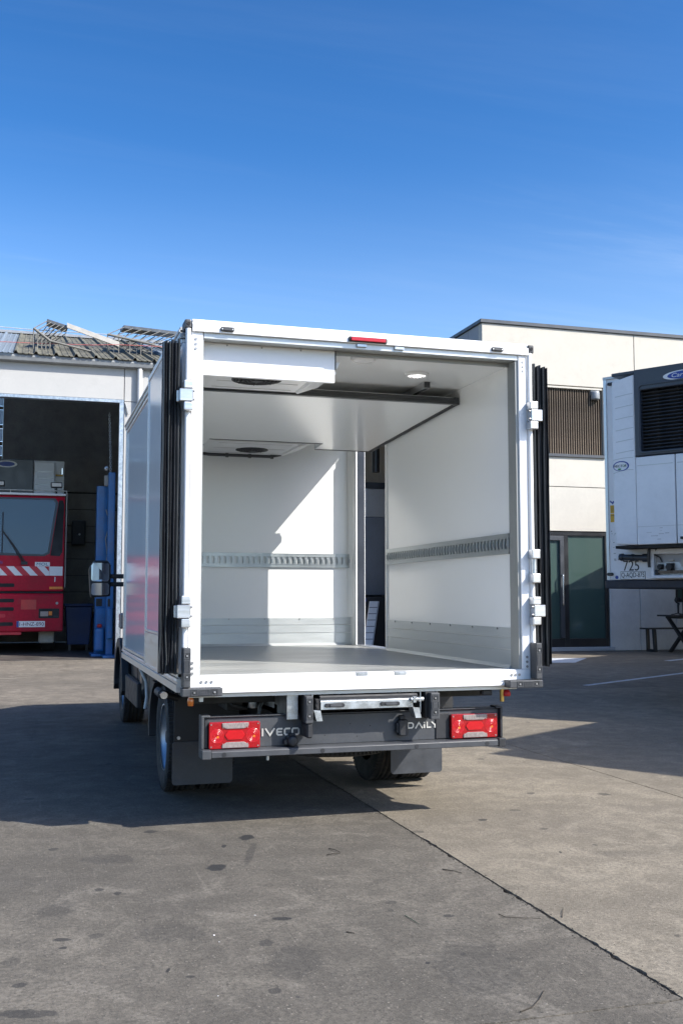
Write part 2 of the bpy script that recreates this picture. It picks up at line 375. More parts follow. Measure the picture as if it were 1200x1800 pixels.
M['screw'] = P('screw_steel', (0.33,0.33,0.33), 0.4, 0.8, 0.1, 60)
M['dark'] = P('dark_recess', (0.008,0.008,0.009), 0.7, var=0.1)
M['brass'] = P('brass_fitting', (0.55,0.36,0.10), 0.35, 0.85, 0.1, 40)
M['redknob'] = P('red_plastic', (0.45,0.015,0.015), 0.4)
M['beigewall'] = P('cream_concrete_panel', (0.54,0.508,0.44), 0.8, var=0.035, vscale=1.6, bump=0.12, bscale=40, dirt=0.10, spec=0.3)
M['lowwall'] = P('pale_concrete_panel', (0.55,0.54,0.52), 0.8, var=0.05, vscale=2.2, bump=0.12, bscale=40, dirt=0.14, spec=0.3)
M['sidewall'] = P('grey_concrete_panel', (0.36,0.37,0.385), 0.8, var=0.04, vscale=1.6, bump=0.1, bscale=40, spec=0.3)
M['cap'] = P('anthracite_metal', (0.06,0.066,0.075), 0.45, 0.2, 0.06, 5)
M['timber'] = P('weathered_timber_slat', (0.17,0.135,0.10), 0.75, var=0.28, vscale=2.2, stretch=(6,6,0.5), spec=0.25)
M['backing'] = P('window_backing', (0.035,0.033,0.03), 0.7)
M['blackframe'] = P('black_door_frame', (0.016,0.017,0.019), 0.4, var=0.08)
M['steel'] = P('stainless_handle', (0.62,0.63,0.64), 0.22, 0.95, 0.04, 10)
M['shedwall'] = P('white_shed_cladding', (0.45,0.447,0.432), 0.6, var=0.02, vscale=2.5, bump=0.05, bscale=60, dirt=0.08, spec=0.35)
M['shedgrey'] = P('grey_gutter_metal', (0.27,0.285,0.295), 0.5, 0.2, 0.06, 4, dirt=0.15)
M['pipe'] = P('white_downpipe', (0.64,0.64,0.63), 0.5, var=0.03, dirt=0.08)
M['roofsheet'] = P('mossy_roof_sheet', (0.125,0.12,0.09), 0.8, var=0.32, vscale=2.2, bump=0.25, bscale=40, dirt=0.6, stretch=(3,0.6,1))
M['vent'] = P('vent_flap_metal', (0.11,0.12,0.13), 0.5, 0.4, 0.15, 8)
M['weathwhite'] = P('weathered_white_beam', (0.46,0.44,0.40), 0.6, var=0.08, vscale=8, dirt=0.3)
M['interior'] = P('workshop_wall_board', (0.33,0.31,0.275), 0.85, var=0.12, vscale=2.4, dirt=0.4)
M['steelbeam'] = P('dark_roof_steel', (0.085,0.08,0.075), 0.7, var=0.15)
M['workfloor'] = P('oily_workshop_floor', (0.07,0.064,0.057), 0.6, var=0.3, vscale=2.0, bump=0.2, bscale=60, dirt=0.3)
M['red'] = P('faded_red_paint', (0.40,0.008,0.026), 0.5, var=0.14, vscale=2.2, coat=0.0, dirt=0.16, spec=0.22)
M['redsign'] = P('red_stripe_film', (0.50,0.012,0.03), 0.4)
M['whitefilm'] = P('white_film', (0.74,0.74,0.73), 0.45, var=0.03)
M['plate'] = P('number_plate_white', (0.74,0.74,0.72), 0.4, var=0.02)
M['platered'] = P('plate_dark_red_print', (0.10,0.012,0.018), 0.5)
M['print'] = P('black_print', (0.015,0.015,0.018), 0.5)
M['blueprint'] = P('blue_print', (0.02,0.055,0.28), 0.4)
M['tealprint'] = P('teal_print', (0.01,0.10,0.16), 0.45)
M['greenprint'] = P('green_print', (0.02,0.25,0.06), 0.45)
M['liftblue'] = P('lift_blue_paint', (0.012,0.13,0.36), 0.4, var=0.12, vscale=4, coat=0.2, dirt=0.15)
M['binblue'] = P('blue_bin_plastic', (0.012,0.035,0.12), 0.5, var=0.1)
M['trailer'] = P('white_trailer_panel', (0.77,0.775,0.78), 0.42, var=0.03, vscale=2.0, dirt=0.10, coat=0.15)
M['unit'] = P('white_unit_plastic', (0.76,0.765,0.77), 0.4, var=0.03, vscale=2.5, dirt=0.07, coat=0.15)
M['unitdark'] = P('dark_unit_plastic', (0.035,0.042,0.055), 0.4, var=0.1, vscale=4, coat=0.2)
M['slat'] = P('dark_louvre', (0.03,0.03,0.03), 0.5, var=0.2, vscale=9)
M['navybeam'] = P('dark_trailer_beam', (0.02,0.022,0.03), 0.5, var=0.2, vscale=6, dirt=0.2)
M['yellow'] = P('yellow_sticker', (0.62,0.36,0.02), 0.45, var=0.04)
M['paintline'] = P('worn_white_line', (0.50,0.53,0.57), 0.7, var=0.14, vscale=9, dirt=0.3)
M['twig'] = P('dry_twig', (0.035,0.028,0.02), 0.85, var=0.3, vscale=40)
M['greenstick'] = P('green_stick', (0.015,0.05,0.025), 0.6)
M['pebble'] = P('white_pebble', (0.72,0.71,0.68), 0.7)
M['gasket_wall'] = P('beige_grey_trim', (0.30,0.31,0.30), 0.5, 0.2, 0.04)
M['winglass'] = glass('dark_green_glass', (0.20,0.33,0.29), 0.015, 0.55)
M['cabglass'] = glass('windscreen_glass', (0.33,0.47,0.50), 0.03, 0.35)
M['mirror'] = P('mirror_glass', (0.30,0.33,0.38), 0.02, 1.0, 0.0)
def translucent(name, col):
    t = NT(name); t.t.nodes.remove(t.b)
    a = t.n('ShaderNodeBsdfTranslucent'); a.inputs[0].default_value = (*col, 1)
    b = t.n('ShaderNodeBsdfDiffuse'); b.inputs[0].default_value = (*col, 1)
    m = t.n('ShaderNodeMixShader'); m.inputs[0].default_value = 0.3; t.l(a.outputs[0], m.inputs[1]); t.l(b.outputs[0], m.inputs[2]); t.l(m.outputs[0], t.out.inputs[0]); return t.m
M['translucent'] = translucent('translucent_sheet', (0.85,0.88,0.9))
def lit(name, col, k):
    t = NT(name); t.b.inputs['Base Color'].default_value = (*col, 1); t.b.inputs['Emission Color'].default_value = (*col, 1); t.b.inputs['Emission Strength'].default_value = k; return t.m
M['led'] = lit('lit_led', (1.0, 0.98, 0.95), 1.6)
M['cabglass2'] = glass('tug_windscreen_glass', (0.20,0.33,0.36), 0.03, 0.4, 1.38)
M['fadedred'] = P('sun_faded_red_paint', (0.50,0.045,0.035), 0.5, var=0.12, vscale=6)
M['rail'] = P('zinc_cargo_rail', (0.42,0.45,0.46), 0.34, 0.75, 0.04, 6)
M['dimbody'] = P('dim_grey_body', (0.17,0.19,0.225), 0.5, var=0.05, vscale=2)
M['skylight'] = translucent('pale_rooflight_sheet', (0.50,0.58,0.66))
M['tape'] = P('faded_warning_tape', (0.45,0.12,0.11), 0.6, var=0.2, vscale=20)
M['lip'] = P('grey_rubber_profile', (0.045,0.05,0.053), 0.4, var=0.12, vscale=6)
M['ventbar'] = P('weathered_vent_bar', (0.17,0.165,0.15), 0.65, 0.2, 0.15, 8)
# ------------------------------------------------------------ ground
g = MB(); g.add([(-900,-900,-0.05),(900,-900,-0.05),(900,900,-0.05),(-900,900,-0.05)], [(0,1,2,3)])
ground = g.build('ground', M['soil']); ground['kind'] = 'structure'
XJ = [-22.76,-18.76,-14.76,-10.76,-6.76,-2.76,1.24,3.24,7.24,11.24,15.24,19.24,23.24,27.24]
YJ = [-17.9,-12.8,-7.73,-2.67,2.40,7.47,12.53,16.44]
def slab(x0, x1, y0, y1, m):
    near = (y0 < 3 and -7 < x0 < 8 and y1 > -9)
    step = 0.012 if near else 0.5
    gap = 0.0035; pts = []
    def edge(ax, ay, bx, by, key):
        n = max(1, int(math.hypot(bx-ax, by-ay)/step)); out = []
        ux, uy = (bx-ax), (by-ay); L = math.hypot(ux, uy); nx, ny = -uy/L, ux/L
        for i in range(n):
            t = i/n; px, py = ax+ux*t, ay+uy*t
            j = 0
            if near:
                q = Vector((px*9, py*9, key)); j = (abs(mnoise.noise(q))*0.007 + max(0, mnoise.noise(q*0.23)-0.25)*0.02 + abs(mnoise.noise(q*2.9))*0.009 + max(0, mnoise.noise(q*1.3)-0.34)*0.05)*(0.35 + 0.65*min(1, max(0, (0.5-py)/2.5)))
                if abs(px-1.24) > 0.1: j *= 0.35
                k = min(t, 1-t)*L; j *= min(1, k/0.05)
            out.append((px+nx*j, py+ny*j))
        return out
    a, b, c, d = x0+gap, x1-gap, y0+gap, y1-gap
    pts = edge(a, c, b, c, 1.1) + edge(b, c, b, d, 2.3) + edge(b, d, a, d, 3.7) + edge(a, d, a, c, 4.9)
    n = len(pts); mb = MB()
    # top with a small worn arris
    mb.add([(p[0], p[1], 0) for p in pts], [tuple(range(n))])
    lowr = [(p[0], p[1], 0) for p in pts] + [(p[0], p[1], -0.049) for p in pts]
    mb.add(lowr, [(i, n+i, n+(i+1) % n, (i+1) % n) for i in range(n)])
    me = bpy.data.meshes.new('slab'); me.from_pydata(mb.v, [], mb.f); me.update()
    return link('slab', me, m, ground)
for i in range(len(XJ)-1):
    for j in range(len(YJ)-1):
        x0, x1, y0, y1 = XJ[i], XJ[i+1], YJ[j], YJ[j+1]
        if y0 > 7: m = M['conc_far']
        elif x0 < 1: m = M['conc_grey']
        else: m = M['conc_beige']
        slab(x0, x1, y0, y1, m)
sh_floor = BOX('workshop_floor', M['workfloor'], None, -8.0, 8.4, 16.452, 29.9, -0.049, 0.004); sh_floor['kind'] = 'structure'
# parking-bay lines
def stripe(name, label, pts, m=M['paintline']):
    mb = MB(); mb.prism(pts, 'z', 0.0015, 0.004); o = mb.build(name, m); return tag(o, label, 'road marking', 'painted yard markings')
ux, uy = 0.855, 0.519
def lineq(x, y, L, wd): return [(x, y), (x+ux*L, y+uy*L), (x+ux*L+uy*wd, y+uy*L-ux*wd), (x+uy*wd, y-ux*wd)]
stripe('painted_line', 'long thin white painted line running under the right trailer', lineq(6.94, 7.98, 6.5, 0.10))
stripe('painted_line', 'short white painted line end beside the picnic table', lineq(11.47, 12.72, 5.0, 0.14))
stripe('pale_patch', 'pale patch on the yard before the glass door', [(8.2,14.55),(10.44,13.96),(9.45,12.67),(7.4,13.2)])  # flat pale quad on the slabs, in the same material as the lines

# ------------------------------------------------------------ right-hand office building
FY = 16.5
ob = thing('office_building', 'two-storey cream concrete building with slatted upper window and glazed door', 'building', (9.28, FY, 0))
def panel(x0, x1, z0, z1, m, name='wall_panel', y0=FY, y1=FY+0.2):
    return BOX(name, m, ob, x0, x1, y0, y1, z0, z1, bevel=0.008)
G = 0.007
for x0, x1 in ((9.28,13.36),(13.36,17.5),(17.5,21.6),(21.6,26.0)): panel(x0+G, x1-G, 6.35+G, 7.73, M['beigewall'])
for x0, x1 in ((9.28,10.1),(12.47,13.36),(13.36,17.5),(17.5,21.6),(21.6,26.0)): panel(x0+G, x1-G, 4.66+G, 6.35-G, M['beigewall'])
for x0, x1 in ((9.28,13.36),(13.36,17.5),(17.5,21.6),(21.6,26.0)):
    panel(x0+G, x1-G, 3.90+G, 4.66-G, M['beigewall']); panel(x0+G, x1-G, 2.835+G, 3.90-G, M['beigewall'])
for x0, x1, z0, z1 in ((9.28,10.70,0,2.835),(12.545,13.375,0,2.835),(13.375,14.38,0,2.835),(14.38,15.6,0,1.15),(15.6,17.5,0,2.835),(17.5,21.6,0,2.835),(21.6,26,0,2.835)):
    panel(x0+G, x1-G, z0, z1-G, M['lowwall'])
BOX('joint_backing', M['backing'], ob, 9.40, 25.9, FY+0.13, FY+0.19, 2.85, 4.60)
BOX('joint_backing', M['backing'], ob, 9.40, 25.9, FY+0.13, FY+0.19, 6.40, 7.70)
for k, (y0, y1) in enumerate(((FY+0.2,17.3),(17.3,21.4),(21.4,25.5),(25.5,30.5))):
    BOX('side_panel', M['sidewall'], ob, 9.28+G, 9.48, y0+G, y1-G, 0, 7.73, bevel=0.008)
BOX('roof', M['cap'], ob, 9.5, 25.8, FY+0.22, 30.4, 7.2, 7.4)
BOX('rear_wall', M['sidewall'], ob, 9.5, 26.0, 30.3, 30.5, 0, 7.7)
BOX('side_wall', M['sidewall'], ob, 25.8, 26.0, FY+0.2, 30.3, 0, 7.7)
cp = MB().box(9.24, 26.05, FY-0.045, FY+0.26, 7.735, 7.82); cp.box(9.24, 9.53, FY+0.262, 30.5, 7.735, 7.82)
cp.build('parapet_cap', M['cap'], ob, 0.006)
# slatted window
wr = BOX('window_recess', M['backing'], ob, 10.1, 12.47, FY+0.16, FY+0.19, 4.67, 6.34)
MB().box(10.06, 12.50, FY-0.05, FY+0.16, 4.62, 4.69).build('window_sill', M['cap'], ob, 0.005)
MB().box(10.12, 12.45, FY+0.0, FY+0.14, 6.29, 6.335).build('window_head', M['beigewall'], ob, 0.004)
slm = MB().box(-0.0115, 0.0115, -0.03, 0.03, 0, 1.585).mesh('slat', 0.003)
for i in range(38):
    o = link('slat', slm, M['timber'], ob, (10.14+0.0622*i, FY+0.085, 4.70))
hd = MB(); hd.lathe([(0.0,0.0),(0.10,0.0),(0.11,0.03),(0.11,0.16),(0.10,0.2),(0,0.2)], (12.27, FY+0.02, 6.06), 'z', 20); hd.box(12.16,12.38,FY+0.02,FY+0.14,6.18,6.285)
hd.build('wall_lamp', M['shedgrey'], ob)
# glazed entrance
df = MB()
df.box(10.71,12.535,FY+0.02,FY+0.12,2.74,2.825); df.box(10.71,10.80,FY+0.02,FY+0.12,0.1,2.74); df.box(12.45,12.535,FY+0.02,FY+0.12,0.1,2.74)
df.box(11.355,11.47,FY+0.02,FY+0.12,0.1,2.74); df.box(10.80,11.355,FY+0.025,FY+0.115,0.1,0.30); df.box(11.47,12.45,FY+0.025,FY+0.115,0.1,0.30)
df.build('door_frame', M['blackframe'], ob, 0.004)
lf = MB(); lf.box(10.81,11.345,FY-0.005,FY+0.06,2.62,2.73); lf.box(11.24,11.345,FY-0.005,FY+0.06,0.31,2.62); lf.box(10.81,10.88,FY-0.005,FY+0.06,0.31,2.62)
door = lf.build('door_leaf', M['cap'], ob, 0.004)
BOX('pane', M['winglass'], ob, 10.88, 11.24, FY+0.055, FY+0.067, 0.30, 2.62)
BOX('pane', M['winglass'], ob, 11.47, 12.45, FY+0.065, FY+0.077, 0.30, 2.74)
for xh, yy in ((11.12, 0.11), (11.275, -0.075)):
    h = MB(); y0 = FY+yy
    h.tube([(xh, FY+(0.07 if yy > 0 else 0.0), 1.09), (xh, y0, 1.09), (xh, y0, 1.12), (xh, y0, 1.77), (xh, y0, 1.80), (xh, FY+(0.07 if yy > 0 else 0.0), 1.80)], 0.018, 10)
    h.build('handle', M['steel'], ob)
BOX('lock_plate', M['dark'], ob, 11.30, 11.35, FY-0.012, FY-0.004, 1.2, 1.62)
BOX('threshold', M['sidewall'], ob, 10.6, 12.62, FY-0.09, FY+0.15, 0.005, 0.10, bevel=0.01)
# entrance hall behind the glass
hl = MB(); hl.box(10.2,14.2,20.0,20.1,0.0,3.0); hl.box(10.1,10.2,FY+0.2,20.1,0,3.0); hl.box(14.2,14.3,FY+0.2,20.1,0,3.0); hl.box(10.1,14.3,FY+0.2,20.1,2.9,3.0); hl.box(10.1,14.3,FY+0.2,20.1,0.01,0.05)
hl.build('entrance_hall', M['interior'], ob)
BOX('hall_counter', M['lowwall'], ob, 11.2, 13.6, 18.6, 19.2, 0.05, 1.1, bevel=0.01)
sw = MB(); sw.box(14.39,15.59,FY+0.03,FY+0.1,1.16,1.26); sw.box(14.39,14.45,FY+0.03,FY+0.1,1.26,2.8); sw.box(15.53,15.59,FY+0.03,FY+0.1,1.26,2.8); sw.box(14.45,15.53,FY+0.03,FY+0.1,2.72,2.8)
sw.build('side_window_frame', M['blackframe'], ob)
BOX('pane', M['winglass'], ob, 14.45, 15.53, FY+0.055, FY+0.067, 1.26, 2.72)

# ------------------------------------------------------------ left-hand workshop shed
sh = thing('workshop_building', 'white clad workshop shed with open bay, mossy ribbed roof and grey gutter', 'building', (0, FY, 0))
def sp(x0, x1, z0, z1, m=M['shedwall'], name='wall_panel', y0=FY, y1=FY+0.18): return BOX(name, m, sh, x0, x1, y0, y1, z0, z1, bevel=0.006)
sp(-8.0+G, -4.2-G, 0, 5.395); sp(-8.0+G, -4.2-G, 5.405, 6.12); sp(-4.2+G, 1.045-G, 5.435, 6.12); sp(1.045+G, 1.60-G, 5.405, 6.12); sp(1.045+G, 1.60-G, 0, 5.395)
sp(1.60+G, 5.6-G, 0, 6.12); sp(5.6+G, 7.2-G, 5.435, 6.12); sp(7.2+G, 8.4, 0, 6.12)
fr = MB(); fr.box(-4.19, 1.04, FY-0.02, FY+0.16, 5.369, 5.43); fr.box(0.955, 1.04, FY-0.02, FY+0.16, 0.005, 5.365); fr.box(-4.2, -4.115, FY-0.02, FY+0.16, 0.005, 5.365)
fr.build('door_frame', M['galv'], sh)
fr = MB(); fr.box(5.6, 7.2, FY-0.02, FY+0.16, 5.369, 5.43); fr.box(5.6, 5.68, FY-0.02, FY+0.16, 0.005, 5.365); fr.box(7.12, 7.2, FY-0.02, FY+0.16, 0.005, 5.365)
fr.build('door_frame', M['galv'], sh)
# gutter, eaves and downpipe
gt = MB(); gt.prism([(FY-0.16,6.25),(FY-0.175,6.20),(FY-0.15,6.12),(FY-0.02,6.10),(FY-0.01,6.25),(FY-0.03,6.25),(FY-0.04,6.14),(FY-0.13,6.15),(FY-0.145,6.22)], 'x', -8.1, 1.62)
gt.build('gutter', M['shedgrey'], sh)
gt = MB(); gt.prism([(FY-0.13,6.22),(FY-0.145,6.17),(FY-0.12,6.09),(FY-0.02,6.07),(FY-0.01,6.22)], 'x', 1.63, 8.4)
gt.build('gutter', M['shedgrey'], sh)
dp = MB(); dp.cyl((1.36, FY-0.085, 0.02), (1.36, FY-0.085, 6.10), 0.052, n=20)
for z in (1.2, 3.2, 5.2): dp.cyl((1.36, FY-0.085, z), (1.36, FY-0.085, z+0.04), 0.060, n=20); dp.box(1.345,1.375,FY-0.04,FY-0.002,z+0.005,z+0.035)
dp.build('downpipe', M['pipe'], sh)
mh = MB(); mh.tube([(1.07,FY-0.01,5.36),(1.10,FY-0.03,5.25),(1.13,FY-0.03,5.12)], 0.015); mh.build('cable', M['shedgrey'], sh)
# roof sheets, one per bay, each with a raised rib
S = 0.29
def zr(y): return 6.26 + S*(y-16.3)
prof = [(0,0),(0.02,0.055),(0.06,0.055),(0.085,0.005),(0.16,0.0),(0.17,0.012),(0.19,0.012),(0.20,0.0),(0.28,0.0),(0.29,0.012),(0.31,0.012),(0.32,0.0),(0.398,0.0)]
def sheet_mesh(name):
    mb = MB(); n = len(prof); vs = []
    for y in (16.28, 24.8):
        for k in (0, -0.012): vs += [(p[0], y, zr(y)+p[1]+k) for p in prof]
    fs = []
    for i in range(n-1): fs += [(i, i+1, 2*n+i+1, 2*n+i), (n+i, 3*n+i, 3*n+i+1, n+i+1), (i, n+i, n+i+1, i+1)]
    mb.add(vs, fs)
    return mb.mesh(name)
rm = sheet_mesh('roof_sheet'); rm.materials.append(M['roofsheet']); rs = sheet_mesh('rooflight_sheet'); rs.materials.append(M['skylight'])
for i in range(-17, 18):
    x = -1.20 + 0.40*i
    if i in (-1, -2, -3, 8, 9, -10, -11): link('rooflight_sheet', rs, None, sh, (x, 0, 0))
    else: link('roof_sheet', rm, None, sh, (x, 0, 0))
rc = MB(); rc.prism([(24.65,zr(24.65)+0.05),(24.8,zr(24.8)+0.1),(24.95,zr(24.65)+0.05),(24.95,zr(24.65)+0.03),(24.8,zr(24.8)+0.07),(24.65,zr(24.65)+0.03)],'x',-8.1,6.0); rc.build('ridge_cap', M['shedgrey'], sh)
rb = MB(); y1 = 25.35; rb.prism([(24.83, zr(24.8)), (y1, zr(24.8)-S*(y1-24.83)), (y1, zr(24.8)-S*(y1-24.83)-0.03), (24.83, zr(24.8)-0.03)], 'x', -8.1, 6.0); rb.build('rear_roof_slope', M['roofsheet'], sh)
BOX('flat_roof', M['steelbeam'], sh, 6.2, 8.4, FY+0.2, 30.8, 6.2, 6.3)
# inside: boards, trusses, side walls
for k in range(9): BOX('wall_board', M['interior'], sh, -7.8, 5.4, 25.0, 25.08, 0.02+0.47*k, 0.02+0.47*k+0.455, bevel=0.012)
BOX('upper_rear_wall', M['interior'], sh, -1.595, 5.4, 25.0, 25.08, 4.285, 8.6)
BOX('board_backing', M['steelbeam'], sh, -7.8, 5.4, 25.085, 25.12, 0.01, 4.27); BOX('board_backing', M['steelbeam'], sh, -1.60, 5.4, 25.085, 25.12, 4.271, 4.6)
for z0, z1 in ((5.27,5.53),(5.67,6.02),(6.15,6.56),(6.68,6.98)): BOX('light_strip', M['translucent'], sh, -2.9, -1.60, 25.02, 25.04, z0, z1)
for z0, z1 in ((4.28,5.25),(5.55,5.65),(6.04,6.13),(6.58,6.66),(7.0,8.6)): BOX('strip_rail', M['timber'], sh, -2.9, -1.60, 25.0, 25.08, z0, z1)
BOX('upper_rear_wall', M['interior'], sh, -7.8, -2.905, 25.0, 25.08, 4.285, 8.6)
for x in (-8.0, 5.42, 8.2): BOX('side_wall', M['interior'], sh, x, x+0.15, FY+0.19, 24.99 if x < 6 else 30.6, 0.01, 6.1)
for x in (-8.0, 5.42): MB().prism([(FY+0.2,6.105),(24.99,6.105),(24.99,zr(24.8)-0.12),(24.8,zr(24.8)-0.06),(FY+0.2,zr(FY+0.2)-0.04)], 'x', x, x+0.13).build('side_gable', M['interior'], sh)
BOX('rear_wall', M['interior'], sh, 5.6, 8.2, 30.4, 30.6, 0.01, 6.1)
for y in (18.2, 21.4, 24.4):
    BOX('rafter', M['steelbeam'], sh, -7.8, 5.4, y, y+0.18, zr(y)-0.55, zr(y)-0.25)
for x in (-3.4, -0.6, 0.9, 3.2):
    b = MB(); b.prism([(16.9, 5.86),(24.6, 8.0),(24.6, 8.3),(16.9, 6.15)], 'x', x, x+0.12); b.build('purlin', M['steelbeam'], sh)
# hand chain of the roller door
ch = MB()
for i in range(44):
    z = 5.25 - i*0.042; x = 0.80+0.0015*i; t = i % 2
    ring = [(0.022*math.cos(a), 0.030*math.sin(a)) for a in [2*math.pi*k/6 for k in range(7)]]
    ch.tube([(x+(r[0] if t else 0), 17.2+(0 if t else r[0]), z+r[1]) for r in ring], 0.008, 4)
ch.lathe([(0.018,-0.012),(0.05,-0.012),(0.05,0.012),(0.018,0.012),(0.018,-0.012)], (0.76,17.2,4.05), 'y', 14)
ch.build('hand_chain', M['galv'], sh)
# opened roof vents
def vent(name, label, x0, y0, w_, plate, base, nstr, beam):
    t = thing(name, label, 'roof vent', (x0, y0, zr(y0)), 0, 'opened vents on the shed roof')
    (ax, az), (bx, bz) = plate; (cx_, cz), (dx, dz) = base
    p = MB(); D = 1.1
    p.add([(ax,y0,az),(bx,y0,bz),(bx,y0+D,bz+0.18),(ax,y0+D,az+0.18),(ax,y0,az-0.07),(bx,y0,bz-0.07),(bx,y0+D,bz+0.11),(ax,y0+D,az+0.11)], [(0,1,2,3),(4,7,6,5),(0,4,5,1),(1,5,6,2),(2,6,7,3),(3,7,4,0)])
    p.build('flap', M['vent'], t)
    for i in range(nstr):
        u = i/(nstr-1)
        MB().tube([(ax+(bx-ax)*u, y0, az+(bz-az)*u-0.05), (cx_+(dx-cx_)*u, y0-0.15, cz+(dz-cz)*u)], 0.011, 6).build('strut', M['ventbar'], t)
        MB().tube([(ax+(bx-ax)*u, y0+D, az+(bz-az)*u+0.1), (cx_+(dx-cx_)*u, y0+D-0.1, zr(y0+D)+0.02)], 0.011, 6).build('strut', M['ventbar'], t)
    bs = MB(); bs.tube([(cx_, y0-0.15, cz), (dx, y0-0.15, dz)], 0.03, 8); bs.tube([(dx, y0-0.15, dz), (dx+0.9, y0-0.1, zr(y0-0.1)+0.03)], 0.025, 8)
    for k in range(5): bs.tube([(cx_+(dx-cx_)*k/4, y0-0.15, cz+(dz-cz)*k/4), (cx_+(dx-cx_)*k/4, y0-0.15, zr(y0-0.15))], 0.014, 6)
    bs.build('base_rail', M['ventbar'], t)
    mesh = MB()
    for k in range(3):
        yy = y0 - 0.1 + k*0.5; mesh.tube([(cx_, yy, zr(yy)+0.16), (bx+1.0, yy, zr(yy)+0.13)], 0.007, 5)
    for k in range(5):
        xx = cx_ + (bx+1.0-cx_)*k/4; mesh.tube([(xx, y0-0.1, zr(y0-0.1)+0.15), (xx, y0+1.2, zr(y0+1.2)+0.15)], 0.007, 5); mesh.tube([(xx, y0-0.1, zr(y0-0.1)-0.0), (xx, y0-0.1, zr(y0-0.1)+0.15)], 0.007, 5)
    mesh.build('safety_mesh', M['vent'], t)
    if beam:
        (ex, ez), (fx, fz) = beam
        q = MB(); q.prism([(ex, ez+0.05),(fx, fz+0.055),(fx, fz-0.055),(ex, ez-0.06)], 'y', y0-0.06, y0+0.0-0.012); q.build('weather_board', M['weathwhite'], t)
    return t
vent('roof_vent', 'raised roof vent with long white board on the shed roof', -0.82, 18.0, 1, ((-0.54,7.45),(-0.09,7.33)), ((-0.82,7.18),(-0.47,6.92)), 6, ((-0.11,7.33),(1.04,6.97)))
vent('roof_vent', 'raised roof vent with dark flap nearest the truck', 0.79, 18.25, 1, ((1.16,7.50),(2.40,7.44)), ((0.79,7.22),(1.78,7.06)), 7, None)
tp = MB(); tp.tube([(-3.0,17.9,6.88),(-1.53,17.9,6.84),(-0.63,17.9,6.86),(0.42,17.9,6.90),(1.0,17.9,6.95),(2.2,17.9,6.98)], 0.007, 6)
tag(tp.build('warning_tape', M['tape']), 'red tape strung low across the shed roof below the vents', 'tape')
tp = MB(); tp.tube([(-3.0,18.3,7.31),(-1.6,18.3,7.27),(-0.82,18.3,7.255),(1.2,18.3,7.27)], 0.008, 6)
tag(tp.build('chain_line', M['weathwhite']), 'pale safety line strung above the shed roof ridge at left', 'rope')
# ------------------------------------------------------------ the delivery truck
TK = thing('box_truck', 'white box truck seen from behind with its rear doors folded open, box empty', 'truck', (1.05, 3.0, 0))
def tb(name, m, *a, bevel=0.003, seg=1, p=None): return BOX(name, m, p or TK, *a, bevel=bevel, seg=seg)
FZ, CZ = 0.85, 2.705           # floor and ceiling of the box
# box shell
tb('box_floor', M['floor'], 0.085, 2.015, 0.115, 3.42, 0.765, FZ, bevel=0)
tb('box_roof', M['white'], 0.03, 2.04, 0.13, 3.55, 2.745, 2.80)
tb('ceiling_panel', M['white_in'], 0.085, 2.02, 0.118, 3.41, CZ, 2.74, bevel=0)
tb('side_wall', M['white_in'], 0.035, 0.09, 0.12, 3.41, FZ+0.002, CZ-0.002, bevel=0)
lab(tb('side_wall', M['white_in'], 2.01, 2.075, 0.122, 2.42, FZ+0.002, CZ-0.002, bevel=0), 'white inner side wall with tie-down rail')
tb('side_wall', M['white_in'], 2.01, 2.075, 3.285, 3.41, FZ+0.002, CZ-0.002, bevel=0)
tb('front_wall', M['white_in'], 0.088, 2.012, 3.40, 3.48, FZ-0.04, CZ+0.02, bevel=0)
tb('front_skin', M['white'], 0.02, 2.08, 3.49, 3.56, 0.78, 2.78)
# outside skins with slim edging
sk = tb('side_skin', M['white_side'], 0.004, 0.03, 0.13, 3.55, 0.835, 2.71, bevel=0)
e = MB()
e.box(-0.006, 0.031, 3.50, 3.575, 0.80, 2.78); e.box(-0.004, 0.028, 0.13, 3.499, 2.705, 2.73); e.box(-0.004, 0.028, 0.13, 3.499, 0.838, 0.862)
e.build('edge_profile', M['alu'], TK, 0.003)
rr = MB(); rr.box(-0.012, 0.03, 0.13, 3.575, 2.735, 2.80); rr.box(-0.02, 0.02, 0.13, 3.58, 2.765, 2.785); rr.build('roof_rail', M['alu_trim'], TK, 0.004)
rl = MB(); rl.prism([(-0.012,0.76),(-0.012,0.80),(-0.006,0.805),(-0.006,0.815),(-0.012,0.82),(-0.008,0.834),(0.08,0.834),(0.08,0.76)], 'y', 0.10, 3.578); rl.build('bottom_rail', M['alu'], TK)
rs2 = MB(); rs2.box(2.08, 2.10, 0.13, 2.40, 0.85, 2.70); rs2.box(2.08, 2.10, 3.30, 3.56, 0.85, 2.70); rs2.box(2.045, 2.108, 0.13, 2.398, 2.735, 2.80); rs2.box(2.045, 2.108, 3.302, 3.575, 2.735, 2.80); rs2.box(2.042, 2.106, 2.3985, 3.3015, 2.790, 2.801); rs2.box(2.0, 2.112, 0.10, 3.578, 0.76, 0.834)
rs2.build('side_skin', M['white_side'], TK, 0.002)
